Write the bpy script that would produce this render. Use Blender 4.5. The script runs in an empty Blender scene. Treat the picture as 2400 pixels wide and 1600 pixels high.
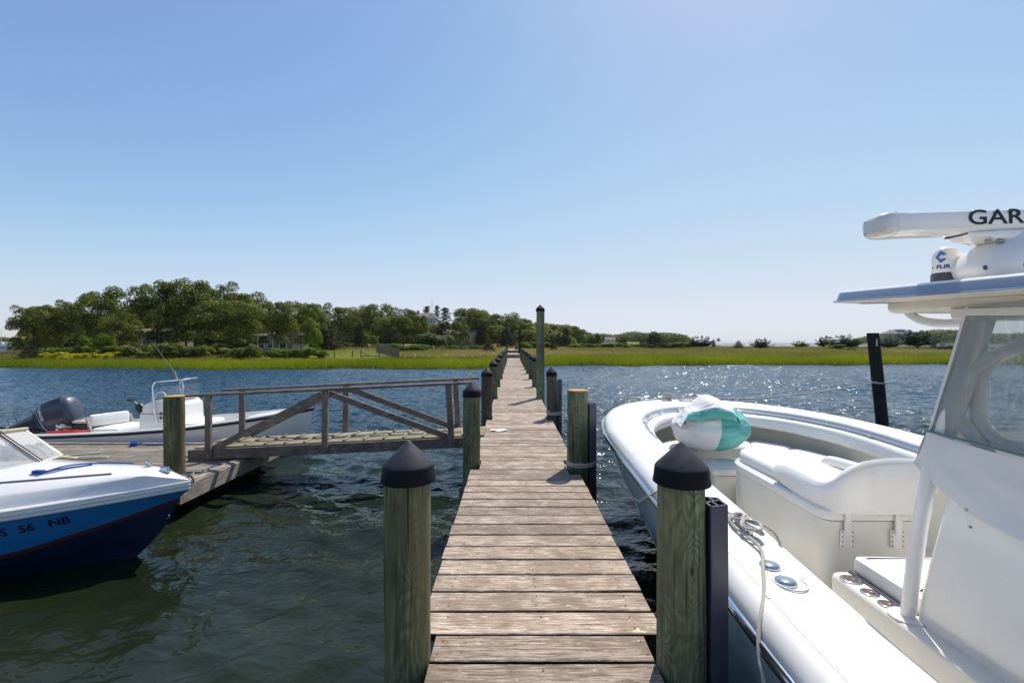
import bpy, math, random
import numpy as np
from mathutils import Vector, Matrix, noise as mnoise
R = math.radians
random.seed(7); np.random.seed(7)
scene = bpy.context.scene
C = scene.collection

# ---------------------------------------------------------------- camera, light, exposure
EYE = 2.15            # camera height above the water (z = 0)
cam_d = bpy.data.cameras.new('camera'); cam = bpy.data.objects.new('camera', cam_d); C.objects.link(cam)
cam.location = (0, 0, EYE); cam.rotation_euler = (R(90), 0, 0)
cam_d.sensor_width = 36; cam_d.lens = 16; cam_d.shift_y = 3/2400
cam_d.clip_start = 0.05; cam_d.clip_end = 20000
scene.camera = cam
SUN_AZ, SUN_EL = R(28.5), R(56)
world = bpy.data.worlds.new('World'); scene.world = world; world.use_nodes = True
wn = world.node_tree; bg = wn.nodes['Background']
sky = wn.nodes.new('ShaderNodeTexSky'); sky.sky_type = 'NISHITA'; sky.sun_disc = False
sky.sun_elevation = SUN_EL; sky.sun_rotation = SUN_AZ
sky.altitude = 0; sky.air_density = 1.0; sky.dust_density = 0.4; sky.ozone_density = 3.5
K_ = .14*1.087*.5      # hazy summer air: a soft shoulder on the sky's own brightness
s1 = wn.nodes.new('ShaderNodeVectorMath'); s1.operation = 'SCALE'; s1.inputs['Scale'].default_value = K_
s2 = wn.nodes.new('ShaderNodeVectorMath'); s2.operation = 'SCALE'; s2.inputs['Scale'].default_value = 1/K_
cv_ = wn.nodes.new('ShaderNodeRGBCurve')
for ci, pts_ in enumerate((((.10, .104), (.15, .148), (.22, .226), (.375, .318), (.65, .37), (1, .40)), ((.17, .174), (.225, .226), (.255, .254), (.35, .318), (.53, .365), (.66, .385), (1, .41)), ((.32, .328), (.40, .38), (.46, .402), (.55, .42), (.65, .425), (1, .425)))):
    c_ = cv_.mapping.curves[ci]; c_.points[0].location = (0, 0); c_.points[1].location = pts_[-1]
    for q in pts_[:-1]: c_.points.new(*q)
cv_.mapping.update()
wn.links.new(sky.outputs[0], s1.inputs[0]); wn.links.new(s1.outputs[0], cv_.inputs['Color']); wn.links.new(cv_.outputs[0], s2.inputs[0]); wn.links.new(s2.outputs[0], bg.inputs[0]); bg.inputs[1].default_value = 0.14
sl = bpy.data.lights.new('sun', 'SUN'); sun = bpy.data.objects.new('sun', sl); C.objects.link(sun)
sl.energy = 4.3; sl.angle = R(0.53); sl.color = (1.0, 0.955, 0.88)
sdir = Vector((math.sin(SUN_AZ)*math.cos(SUN_EL), math.cos(SUN_AZ)*math.cos(SUN_EL), math.sin(SUN_EL)))
sun.rotation_euler = sdir.to_track_quat('Z', 'Y').to_euler(); sun.location = (30, 50, 60)
scene.view_settings.view_transform = 'Standard'; scene.view_settings.look = 'None'
scene.view_settings.exposure = 0.18; scene.view_settings.gamma = 1.0
scene.render.engine = 'CYCLES'
scene.cycles.max_bounces = 8; scene.cycles.transparent_max_bounces = 12
scene.cycles.caustics_reflective = False; scene.cycles.caustics_refractive = False

# ---------------------------------------------------------------- node helpers and materials
def lin(h):
    h = h.lstrip('#'); o = []
    for i in (0, 2, 4):
        c = int(h[i:i+2], 16)/255; o.append(c/12.92 if c <= .04045 else ((c+.055)/1.055)**2.4)
    return (*o, 1)
class NT:
    def __init__(s, name):
        s.m = bpy.data.materials.new(name); s.m.use_nodes = True; s.t = s.m.node_tree; s.n = s.t.nodes
        s.b = s.n['Principled BSDF']; s.out = s.n['Material Output']
    def node(s, typ, **kw):
        n = s.n.new(typ)
        for k, v in kw.items(): setattr(n, k, v)
        return n
    def link(s, a, b): s.t.links.new(a, b)
    def coord(s, scale=(1, 1, 1), rot=(0, 0, 0), obj=True):
        tc = s.node('ShaderNodeTexCoord'); mp = s.node('ShaderNodeMapping')
        mp.inputs['Scale'].default_value = scale; mp.inputs['Rotation'].default_value = rot
        s.link(tc.outputs['Object'], mp.inputs[0]); return mp.outputs[0]
    def noise(s, vec, scale=5, detail=4, rough=.55, dist=0, w=None):
        n = s.node('ShaderNodeTexNoise')
        n.inputs['Scale'].default_value = scale; n.inputs['Detail'].default_value = detail
        n.inputs['Roughness'].default_value = rough; n.inputs['Distortion'].default_value = dist
        s.link(vec, n.inputs['Vector']); return n.outputs['Fac']
    def ramp(s, fac, stops):
        r = s.node('ShaderNodeValToRGB'); e = r.color_ramp.elements
        while len(e) < len(stops): e.new(.5)
        for i, (p, c) in enumerate(stops):
            e[i].position = p; e[i].color = c if not isinstance(c, (float, int)) else (c, c, c, 1)
        s.link(fac, r.inputs[0]); return r.outputs[0]
    def mix(s, fac, a, b, mode='MIX'):
        m = s.node('ShaderNodeMix', data_type='RGBA', blend_type=mode)
        for sock, v in ((m.inputs[0], fac), (m.inputs[6], a), (m.inputs[7], b)):
            if hasattr(v, 'links'): s.link(v, sock)
            else: sock.default_value = v
        return m.outputs[2]
    def math(s, op, a, b=0.0):
        m = s.node('ShaderNodeMath', operation=op)
        for sock, v in ((m.inputs[0], a), (m.inputs[1], b)):
            if hasattr(v, 'links'): s.link(v, sock)
            else: sock.default_value = v
        return m.outputs[0]
    def attr(s, name='rnd'):
        return s.node('ShaderNodeAttribute', attribute_name=name).outputs['Fac']
    def vadd(s, v, f, k=(37, 91, 13)):
        m = s.node('ShaderNodeVectorMath', operation='MULTIPLY_ADD'); c = s.node('ShaderNodeCombineXYZ')
        for i in range(3): s.link(f, c.inputs[i])
        s.link(c.outputs[0], m.inputs[0]); m.inputs[1].default_value = k; s.link(v, m.inputs[2]); return m.outputs[0]
    def bump(s, h, dist=.01, strength=1.0, prev=None):
        b = s.node('ShaderNodeBump'); b.inputs['Distance'].default_value = dist; b.inputs['Strength'].default_value = strength
        s.link(h, b.inputs['Height'])
        if prev: s.link(prev, b.inputs['Normal'])
        return b.outputs[0]
    def fin(s, col=None, rough=.5, normal=None, metal=0, spec=.5, coat=0):
        b = s.b
        if col is not None:
            if hasattr(col, 'links'): s.link(col, b.inputs['Base Color'])
            else: b.inputs['Base Color'].default_value = col
        if hasattr(rough, 'links'): s.link(rough, b.inputs['Roughness'])
        else: b.inputs['Roughness'].default_value = rough
        b.inputs['Metallic'].default_value = metal; b.inputs['Specular IOR Level'].default_value = spec
        b.inputs['Coat Weight'].default_value = coat; b.inputs['Coat Roughness'].default_value = .04
        if normal is not None: s.link(normal, b.inputs['Normal'])
        return s.m

def weathered(name, dark, mid, light, lichen, axis='x', gs=1.0, lich=.62, bumpd=.004, nails=False):
    """weathered boards: grain runs along the axis, every board has its own tone (rnd)"""
    t = NT(name); rn = t.attr()
    sc = {'x': (1.6, 30, 30), 'y': (30, 1.6, 30), 'z': (30, 30, 1.6)}[axis]
    v = t.vadd(t.coord(tuple(a*gs for a in sc)), rn)
    g = t.noise(v, 3.0, 9, .74, .55)
    g2 = t.noise(t.vadd(t.coord(tuple(a*gs*2.6 for a in sc)), rn), 3, 5, .6)
    bl = t.noise(t.vadd(t.coord((1, 1, 1)), rn, (3, 7, 1)), 4.5, 5, .6)
    col = t.ramp(g, [(.34, dark), (.46, mid), (.58, light), (.75, light)])
    col = t.mix(t.ramp(g2, [(.36, .8), (.47, 0)]), col, dark)
    col = t.mix(t.ramp(bl, [(.44, 0), (.60, .7)]), col, tuple(a*.6+b*.4 for a, b in zip(mid, dark)))
    lv = t.noise(t.vadd(t.coord({'x': (6, 22, 22), 'y': (22, 6, 22), 'z': (22, 22, 6)}[axis]), rn), 2.2, 6, .7, .4)
    col = t.mix(t.ramp(lv, [(lich, 0), (lich+.06, .8)]), col, lichen)
    tone = t.ramp(rn, [(0, .74), (.5, .98), (1, 1.18)])
    col = t.mix(1.0, col, tone, 'MULTIPLY')
    h = t.math('ADD', g, t.math('MULTIPLY', g2, .6))
    return t.fin(col, .82, t.bump(h, bumpd, .9), spec=.25)

def piling_mat(name, dark, mid, light, gs=1.0):
    """round treated timber: streaks run up, rings swirl round the knots"""
    t = NT(name); rn = t.attr()
    base = t.coord((1, 1, 1))
    vor = t.node('ShaderNodeTexVoronoi', feature='F1'); vor.inputs['Scale'].default_value = 1.0
    vv = t.vadd(t.coord((5.5, 5.5, 2.3)), rn, (5, 9, 3)); t.link(vv, vor.inputs['Vector'])
    knot = t.ramp(vor.outputs['Distance'], [(0, 1), (.42, 0)])
    sw = t.noise(t.vadd(t.coord((3, 3, 1.0)), rn), 1.6, 3, .5, .5)
    ph = t.math('ADD', t.math('MULTIPLY', knot, 3.0), t.math('MULTIPLY', sw, 7.0))
    ring = t.math('SINE', t.math('MULTIPLY', ph, 11.0))
    ring = t.math('MULTIPLY_ADD', ring, .5) if False else t.math('ADD', t.math('MULTIPLY', ring, .5), .5)
    st = t.noise(t.vadd(t.coord((34, 34, 1.6)), rn), 1.8, 8, .72, .6)
    pa = t.noise(t.vadd(t.coord((3, 3, .8)), rn), 2.0, 4, .6)
    col = t.ramp(st, [(.3, dark), (.5, mid), (.72, light)])
    col = t.mix(t.math('MULTIPLY', ring, .55), col, dark)
    col = t.mix(t.ramp(pa, [(.35, .75), (.6, 0)]), col, dark)
    br = t.noise(t.vadd(t.coord((2, 2, .5)), rn, (11, 3, 7)), 1.7, 3, .6)
    col = t.mix(t.ramp(br, [(.45, 0), (.62, .55)]), col, tuple(a*b for a, b in zip(light, (.62, .50, .42, 1))))
    core = t.ramp(vor.outputs['Distance'], [(.05, .85), (.085, 0)])
    col = t.mix(core, col, lin('#17140e'))
    ck = t.noise(t.vadd(t.coord((60, 60, 1.1)), rn), 1.0, 2, .5)
    col = t.mix(t.ramp(ck, [(.30, .8), (.36, 0)]), col, lin('#14140f'))
    sz = t.node('ShaderNodeSeparateXYZ'); t.link(base, sz.inputs[0])      # dark weed and wet band just above the water
    wl = t.math('ADD', sz.outputs[2], t.math('MULTIPLY', t.noise(t.coord((6, 6, 2)), 2, 4, .6), -.30))
    col = t.mix(t.ramp(wl, [(.06, .9), (.22, 0)]), col, lin('#10130c'))
    tone = t.ramp(rn, [(0, .75), (1, 1.2)])
    col = t.mix(1.0, col, tone, 'MULTIPLY')
    h = t.math('ADD', st, t.math('MULTIPLY', ring, .25))
    return t.fin(col, .75, t.bump(h, .004, .7), spec=.3)

def plain(name, col, rough=.4, metal=0, coat=0, var=.06, bs=40, bd=0.0, spec=.5, dirt=None):
    t = NT(name); c = lin(col) if isinstance(col, str) else col
    n = t.noise(t.coord((1, 1, 1)), 2.3, 5, .6)
    lo = tuple(x*(1-var*2) for x in c[:3]) + (1,); hi = tuple(min(1, x*(1+var)) for x in c[:3]) + (1,)
    cc = t.ramp(n, [(.3, lo), (.65, hi)])
    if dirt:
        d = t.noise(t.coord((1, 1, .25)), 6, 6, .7)
        cc = t.mix(t.ramp(d, [(.55, 0), (.75, .35)]), cc, lin(dirt))
    nb = t.bump(t.noise(t.coord((1, 1, 1)), bs, 3, .5), bd, .6) if bd else None
    rr = t.ramp(t.noise(t.coord((1, 1, 1)), 9, 4, .6), [(.3, rough*.8), (.7, min(1, rough*1.25))])
    return t.fin(cc, rr, nb, metal, spec, coat)

M = {}
M['deck'] = weathered('dock_boards', lin('#45372e'), lin('#a08b78'), lin('#d3c1ae'), lin('#e2d9bd'), 'x', lich=.60)
M['deck_edge'] = weathered('shaded_board_edge', lin('#15110e'), lin('#2a221c'), lin('#3f342b'), lin('#4a4034'), 'x')  # dark shade of the gaps, put into the colour of the board sides
M['float_deck'] = weathered('float_boards', lin('#544c43'), lin('#857b6e'), lin('#aaa091'), lin('#b5ad9c'), 'x', lich=.69)
M['timber_x'] = weathered('grey_timber_lengthwise', lin('#463d36'), lin('#786b60'), lin('#a09284'), lin('#a69c8c'), 'x', lich=.72)
M['timber_z'] = weathered('grey_timber_upright', lin('#463d36'), lin('#786b60'), lin('#a09284'), lin('#a69c8c'), 'z', lich=.72)
M['timber_y'] = weathered('grey_timber_across', lin('#5a5048'), lin('#8d8175'), lin('#b3a99c'), lin('#b5ac9e'), 'y', lich=.72)
M['ramp_deck'] = weathered('gangway_boards', lin('#5f5748'), lin('#93886f'), lin('#b3a990'), lin('#c0b79e'), 'x', lich=.7)
M['piling'] = piling_mat('green_treated_timber', lin('#3d4230'), lin('#858c66'), lin('#b4b78e'))
M['piling_grey'] = piling_mat('greyed_timber', lin('#3a352c'), lin('#6d675b'), lin('#969082'))
M['piling_dark'] = piling_mat('dark_wet_timber', lin('#1b1d1b'), lin('#343733'), lin('#4b4f49'))
M['piling_mossy'] = piling_mat('mossy_timber', lin('#3a3c26'), lin('#6f7552'), lin('#b5ab82'))
M['cut_top'] = weathered('sawn_end', lin('#8a6a3e'), lin('#c49a5c'), lin('#d9b67c'), lin('#dcc596'), 'x', lich=.7)
t = NT('black_plastic_cap'); ge = t.node('ShaderNodeNewGeometry'); sx_ = t.node('ShaderNodeSeparateXYZ'); t.link(ge.outputs['Normal'], sx_.inputs[0])
nn_ = t.noise(t.coord((3, 3, 8)), 4, 6, .65, .5)     # sunlit cone and shaded skirt painted in by slope, broken by scuffs
fz_ = t.math('MULTIPLY', t.ramp(sx_.outputs[2], [(.3, 0), (.7, 1)]), t.ramp(nn_, [(.3, .35), (.65, 1)]))
M['cap'] = t.fin(t.mix(fz_, lin('#131218'), lin('#4b494f')), .6, t.bump(t.noise(t.coord(), 60, 3), .0006), spec=.2)
M['strip'] = plain('black_plastic_strip', '#504e57', .38, var=.15, bs=25, bd=.001, dirt='#4a4a4f')
M['gel'] = plain('white_gelcoat', (.85, .82, .765, 1), .22, coat=.5, var=.015, dirt='#cfccc2')
M['gel_liner'] = plain('cream_gelcoat', (.83, .79, .70, 1), .35, coat=.15, var=.02, dirt='#bdb8a8')
M['gel_skid'] = plain('white_nonskid', (.78, .755, .70, 1), .5, var=.02, bs=160, bd=.0012, dirt='#c4c0b4')
M['ice'] = plain('ice_blue_hull_paint', (.36, .50, .54, 1), .14, coat=.8, var=.02)
M['fascia'] = plain('blue_grey_fascia', (.31, .355, .43, 1), .2, coat=.6, var=.02)
M['vinyl'] = plain('white_upholstery', (.82, .81, .78, 1), .45, var=.02, bs=150, bd=.0008, dirt='#cbc7bb')
M['steel'] = plain('stainless_steel', (.72, .73, .75, 1), .12, metal=1, var=.03)
M['dull_steel'] = plain('galvanised_steel', (.40, .41, .42, 1), .35, metal=1, var=.1)
M['blackp'] = plain('black_plastic', '#141417', .4, var=.1)
M['greyp'] = plain('grey_plastic', '#4e4d55', .4, var=.08)
M['rope'] = None
M['canvas'] = None
M['hull_blue'] = plain('blue_hull_paint', (.012, .17, .43, 1), .16, coat=.9, var=.03)
M['hull_navy'] = plain('navy_bottom_paint', (.006, .018, .055, 1), .5, var=.12, dirt='#0d1a2c')
M['stripe_red'] = plain('dark_red_stripe', (.07, .008, .008, 1), .4)
M['motor'] = plain('navy_cowling', (.008, .013, .040, 1), .3, coat=.35, var=.05)
M['motor_grey'] = plain('pale_cowling_top', (.045, .058, .085, 1), .4, coat=.3, var=.05)
M['letter'] = plain('black_lettering', '#0b0b0e', .4)
M['letter_w'] = plain('white_lettering', '#d8dce2', .4)
M['letter_b'] = plain('blue_lettering', '#1b2f86', .4)
M['logo_b'] = plain('mid_blue_emblem', '#3a6cb4', .4)
M['red'] = plain('red_plastic', '#a82420', .4)
M['bluerope'] = plain('blue_rope', '#0f4f9c', .7, bs=200, bd=.002)
M['shell'] = plain('broken_shell', '#c9c2ae', .6)
M['leaf_dry'] = plain('dry_leaf', '#5a3c22', .8)
M['brown_trim'] = plain('dull_brown_trim', '#7d6a62', .5)
M['beige'] = plain('beige_canvas', '#b9ae92', .8, bs=90, bd=.002)

t = NT('braided_rope'); w = t.node('ShaderNodeTexWave', wave_type='BANDS', bands_direction='DIAGONAL')
w.inputs['Scale'].default_value = 55; w.inputs['Distortion'].default_value = .5
t.link(t.coord(), w.inputs['Vector'])
M['rope'] = t.fin(t.ramp(w.outputs['Fac'], [(.1, lin('#8f897c')), (.6, lin('#d5cfc2'))]), .85, t.bump(w.outputs['Fac'], .002, .8), spec=.2)
t = NT('white_canvas'); n1 = t.noise(t.coord((1.2, 1.2, .6)), 2.4, 3, .5, .6)
M['canvas'] = t.fin(t.ramp(n1, [(.3, (.76, .735, .71, 1)), (.7, (.82, .79, .76, 1))]), .7, t.bump(n1, .05, .7, ), spec=.25)

def clear(name, tint=(1, 1, 1, 1), milk=.10, gloss=.10, milkcol=(.75, .78, .8, 1)):
    t = NT(name); t.n.remove(t.b)
    tr = t.node('ShaderNodeBsdfTransparent'); tr.inputs[0].default_value = tint
    gl = t.node('ShaderNodeBsdfGlossy'); gl.inputs['Roughness'].default_value = .05
    df = t.node('ShaderNodeBsdfDiffuse'); df.inputs[0].default_value = milkcol
    nz = t.noise(t.coord((1, 1, .5)), 3.0, 4, .6, .8)
    t.link(t.bump(nz, .03, .5), gl.inputs['Normal'])
    m1 = t.node('ShaderNodeMixShader'); t.link(t.ramp(nz, [(.3, milk*.6), (.75, milk*1.5)]), m1.inputs[0])
    t.link(tr.outputs[0], m1.inputs[1]); t.link(df.outputs[0], m1.inputs[2])
    fr = t.node('ShaderNodeFresnel'); fr.inputs[0].default_value = 1.4
    m2 = t.node('ShaderNodeMixShader'); t.link(t.math('ADD', t.math('MULTIPLY', fr.outputs[0], .8), gloss*.3), m2.inputs[0])
    t.link(m1.outputs[0], m2.inputs[1]); t.link(gl.outputs[0], m2.inputs[2]); t.link(m2.outputs[0], t.out.inputs[0])
    return t.m
M['glass'] = clear('clear_vinyl', (.86, .90, .90, 1), .16, .2)
M['acrylic'] = clear('clear_acrylic', (.90, .96, .98, 1), .07, .2)
M['old_glass'] = clear('hazy_acrylic', (.90, .90, .88, 1), .42, .2, (.80, .78, .72, 1))

# two-tone cloth for the bean bag: panels are decided on the bag itself
def leafmat(name, c0, c1, c2, trans=.25):
    t = NT(name); rn = t.attr()
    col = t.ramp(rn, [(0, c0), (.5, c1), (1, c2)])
    t.fin(col, .7, spec=.12)
    tl = t.node('ShaderNodeBsdfTranslucent'); t.link(t.mix(.5, col, (.22, .30, .03, 1)), tl.inputs[0])
    ms = t.node('ShaderNodeMixShader'); ms.inputs[0].default_value = trans
    t.link(t.b.outputs[0], ms.inputs[1]); t.link(tl.outputs[0], ms.inputs[2]); t.link(ms.outputs[0], t.out.inputs[0])
    return t.m
M['oak'] = leafmat('oak_leaves', (.018, .030, .005, 1), (.120, .140, .022, 1), (.54, .48, .13, 1), .26)
M['oak2'] = leafmat('yellow_green_leaves', (.06, .10, .012, 1), (.13, .19, .02, 1), (.24, .28, .04, 1), .35)
M['cedar'] = leafmat('cedar_needles', (.008, .015, .006, 1), (.020, .030, .011, 1), (.046, .052, .020, 1), .03)
M['cedar_brown'] = leafmat('bronzed_cedar_needles', (.022, .028, .010, 1), (.05, .055, .020, 1), (.09, .085, .035, 1), .06)
M['pine'] = leafmat('pine_needles', (.018, .034, .016, 1), (.04, .062, .03, 1), (.07, .095, .045, 1), .08)
M['bush'] = leafmat('shrub_leaves', (.05, .085, .012, 1), (.12, .18, .022, 1), (.25, .31, .04, 1), .35)
M['bush_grey'] = leafmat('grey_green_leaves', (.05, .065, .03, 1), (.12, .14, .07, 1), (.26, .27, .17, 1), .2)
M['bush_yellow'] = leafmat('goldenrod_flowers', (.16, .20, .012, 1), (.48, .42, .012, 1), (.75, .56, .015, 1), .25)
M['grass'] = leafmat('cord_grass', (.13, .155, .006, 1), (.35, .35, .012, 1), (.56, .52, .04, 1), .42)
M['meadow'] = leafmat('meadow_grass', (.13, .15, .02, 1), (.30, .25, .07, 1), (.54, .40, .20, 1), .25)
M['bark'] = weathered('grey_bark', lin('#2b2620'), lin('#55493c'), lin('#80735f'), lin('#8d8674'), 'z', .5)

# ---------------------------------------------------------------- mesh builder
class MB:
    def __init__(s): s.v = []; s.f = []; s.r = []; s.sm = []; s.mi = []; s.rnd = 0.5; s.mat_i = 0
    def add(s, vs, fs, smooth=False, rnd=None):
        o = len(s.v); r = s.rnd if rnd is None else rnd
        s.v += [tuple(v) for v in vs]; s.r += [r]*len(vs)
        for f in fs: s.f.append(tuple(i+o for i in f)); s.sm.append(smooth); s.mi.append(s.mat_i)
        return s
    def box(s, c, d, rot=None, bev=0.0, rnd=None):
        hx, hy, hz = d[0]/2, d[1]/2, d[2]/2
        if bev <= 0:
            vs = [Vector((x*hx, y*hy, z*hz)) for z in (-1, 1) for y in (-1, 1) for x in (-1, 1)]
            fs = [(0, 2, 3, 1), (4, 5, 7, 6), (0, 1, 5, 4), (2, 6, 7, 3), (0, 4, 6, 2), (1, 3, 7, 5)]
        else:   # rounded in plan and top edges: stacked rings
            b = min(bev, hx*.98, hy*.98, hz*.98); vs = []; n = 3
            ring = []
            for cx, cy, a0 in ((hx-b, hy-b, 0), (-hx+b, hy-b, 90), (-hx+b, -hy+b, 180), (hx-b, -hy+b, 270)):
                for k in range(n+1):
                    a = R(a0+90*k/n); ring.append((cx, cy, math.cos(a), math.sin(a)))
            lv = [(-hz, 1-1), (-hz+b*.3, .7), (-hz+b, 1)] + [(hz-b, 1), (hz-b*.3, .7), (hz, 0)]
            lv = [(-hz, .0), (-hz+b*.29, .71), (-hz+b, 1), (hz-b, 1), (hz-b*.29, .71), (hz, 0)]
            for z, k in lv:
                for cx, cy, ca, sa in ring: vs.append(Vector((cx+b*k*ca, cy+b*k*sa, z)))
            m = len(ring); fs = []
            for j in range(len(lv)-1):
                for i in range(m): fs.append((j*m+i, j*m+(i+1) % m, (j+1)*m+(i+1) % m, (j+1)*m+i))
            fs.append(tuple(reversed(range(m)))); fs.append(tuple((len(lv)-1)*m+i for i in range(m)))
        M3 = rot if rot is not None else Matrix.Identity(3)
        cc = Vector(c); return s.add([cc + M3 @ v for v in vs], fs, bev > 0, rnd)
    def bar(s, p0, p1, w, h, up=(0, 0, 1), bev=0.0, rnd=None):
        """w across (sideways), h along up"""
        p0, p1 = Vector(p0), Vector(p1); d = p1-p0; L = d.length; x = d.normalized(); u = Vector(up)
        y = u.cross(x).normalized(); z = x.cross(y)
        m = Matrix((x, y, z)).transposed()
        return s.box((p0+p1)/2, (L, w, h), m, bev, rnd)
    def tube(s, pts, r, n=10, closed=False, caps=True, rnd=None):
        pts = [Vector(p) for p in pts]; k = len(pts); rr = r if isinstance(r, (list, tuple)) else [r]*k
        vs = []; fs = []; N = None
        for i, p in enumerate(pts):
            if closed: tdir = (pts[(i+1) % k]-pts[i-1]).normalized()
            else: tdir = (pts[min(i+1, k-1)]-pts[max(i-1, 0)]).normalized()
            if N is None:
                N = tdir.cross(Vector((0, 0, 1)));
                if N.length < .05: N = tdir.cross(Vector((1, 0, 0)))
                N.normalize()
            else: N = (N - tdir*N.dot(tdir)).normalized()
            B = tdir.cross(N)
            for j in range(n):
                a = 2*math.pi*j/n; vs.append(p + (N*math.cos(a)+B*math.sin(a))*rr[i])
        for i in range(k if closed else k-1):
            for j in range(n):
                a = i*n+j; b = i*n+(j+1) % n; c = ((i+1) % k)*n+(j+1) % n; d = ((i+1) % k)*n+j
                fs.append((a, b, c, d))
        if caps and not closed: fs.append(tuple(reversed(range(n)))); fs.append(tuple((k-1)*n+j for j in range(n)))
        return s.add(vs, fs, True, rnd)
    def lathe(s, prof, c=(0, 0, 0), n=24, lean=(0, 0), rnd=None, sx=1, sy=1, wob=0):
        vs = []; fs = []; c = Vector(c)
        for r, z in prof:
            for j in range(n):
                a = 2*math.pi*j/n; q = 1+wob*(mnoise.noise((math.cos(a)*1.3+c.x, math.sin(a)*1.3+c.y, z*1.1)))
                vs.append((c.x+r*q*sx*math.cos(a)+lean[0]*z, c.y+r*q*sy*math.sin(a)+lean[1]*z, c.z+z))
        for i in range(len(prof)-1):
            for j in range(n): fs.append((i*n+j, i*n+(j+1) % n, (i+1)*n+(j+1) % n, (i+1)*n+j))
        if prof[0][0] > 1e-4: fs.append(tuple(reversed(range(n))))
        if prof[-1][0] > 1e-4: fs.append(tuple((len(prof)-1)*n+j for j in range(n)))
        return s.add(vs, fs, True, rnd)
    def grid(s, P, smooth=True, closed_u=False, rnd=None, flip=False):
        nu, nv = len(P), len(P[0]); vs = [p for row in P for p in row]; fs = []
        for i in range(nu if closed_u else nu-1):
            for j in range(nv-1):
                a, b, c, d = i*nv+j, ((i+1) % nu)*nv+j, ((i+1) % nu)*nv+j+1, i*nv+j+1
                fs.append((a, d, c, b) if flip else (a, b, c, d))
        return s.add(vs, fs, smooth, rnd)
    def poly(s, pts, smooth=False, rnd=None): return s.add(pts, [tuple(range(len(pts)))], smooth, rnd)
    def prism(s, pts, off, smooth=False, rnd=None):
        n = len(pts); off = Vector(off); vs = [Vector(p) for p in pts] + [Vector(p)+off for p in pts]
        fs = [tuple(reversed(range(n))), tuple(range(n, 2*n))] + [(i, (i+1) % n, n+(i+1) % n, n+i) for i in range(n)]
        return s.add(vs, fs, smooth, rnd)

def origin_of(p):
    o = Vector((0, 0, 0))
    while p is not None: o += p.location; p = p.parent
    return o
def obj(name, mb, mat, parent=None, loc=None):
    """links ONE mesh object; mb holds world coordinates"""
    o3 = origin_of(parent) if parent is not None else Vector(loc or (0, 0, 0))
    me = bpy.data.meshes.new(name)
    me.from_pydata([tuple(Vector(v)-o3) for v in mb.v], [], mb.f)
    me.polygons.foreach_set('use_smooth', mb.sm)
    if any(mb.mi): me.polygons.foreach_set('material_index', mb.mi)
    a = me.attributes.new('rnd', 'FLOAT', 'POINT'); a.data.foreach_set('value', [float(x) for x in mb.r])
    for m in (mat if isinstance(mat, (list, tuple)) else [mat]): me.materials.append(m)
    me.update()
    if any(mb.sm): 
        try: me.set_sharp_from_angle(angle=R(42))
        except Exception: pass
    ob = bpy.data.objects.new(name, me); C.objects.link(ob)
    if parent is not None: ob.parent = parent
    else: ob.location = o3
    return ob
def tag(o, label, cat, group=None, kind=None):
    if label: o['label'] = label
    if cat: o['category'] = cat
    if group: o['group'] = group
    if kind: o['kind'] = kind
    return o
def thing(name, label, cat, loc=(0, 0, 0), group=None, rotz=0):
    o = bpy.data.objects.new(name, None); C.objects.link(o); o.location = loc; o.rotation_euler = (0, 0, rotz)
    return tag(o, label, cat, group)
def struct(name, mb, mat, loc=None):
    o = obj(name, mb, mat, None, loc); o['kind'] = 'structure'; return o
def kids(o): return [c for c in bpy.data.objects if c.parent == o]
def dup(root, loc, label=None, group=None, scale=None, rotz=None, childs=None):
    r = root.copy(); C.objects.link(r); r.location = loc
    if label: r['label'] = label
    if group: r['group'] = group
    if scale: r.scale = scale
    if rotz is not None: r.rotation_euler = (0, 0, rotz)
    for ch in (childs if childs is not None else kids(root)):
        c = ch.copy(); C.objects.link(c); c.parent = r
    return r
def mesh_np(name, V, Q, rnd, mat, smooth=False, nside=4):
    me = bpy.data.meshes.new(name); nv, nf = len(V), len(Q)
    me.vertices.add(nv); me.vertices.foreach_set('co', np.asarray(V, np.float32).ravel())
    me.loops.add(nf*nside); me.loops.foreach_set('vertex_index', np.asarray(Q, np.int32).ravel())
    me.polygons.add(nf); me.polygons.foreach_set('loop_start', np.arange(0, nf*nside, nside, dtype=np.int32))
    me.polygons.foreach_set('loop_total', np.full(nf, nside, np.int32))
    a = me.attributes.new('rnd', 'FLOAT', 'POINT'); a.data.foreach_set('value', np.asarray(rnd, np.float32))
    me.materials.append(mat); me.update(calc_edges=True); me.validate()
    o = bpy.data.objects.new(name, me); C.objects.link(o); return o
def cat_rom(pts, n=8, closed=False):
    pts = [Vector(p) for p in pts]; out = []; k = len(pts)
    rng = range(k if closed else k-1)
    for i in rng:
        if closed: a, b, c, d = pts[i-1], pts[i], pts[(i+1) % k], pts[(i+2) % k]
        else: a, b, c, d = pts[max(i-1, 0)], pts[i], pts[i+1], pts[min(i+2, k-1)]
        for j in range(n):
            t = j/n; out.append(.5*((2*b)+(c-a)*t+(2*a-5*b+4*c-d)*t*t+(3*b-a-3*c+d)*t**3))
    if not closed: out.append(pts[-1])
    return out
def interp(x, xs, ys): return float(np.interp(x, xs, ys))
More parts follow.
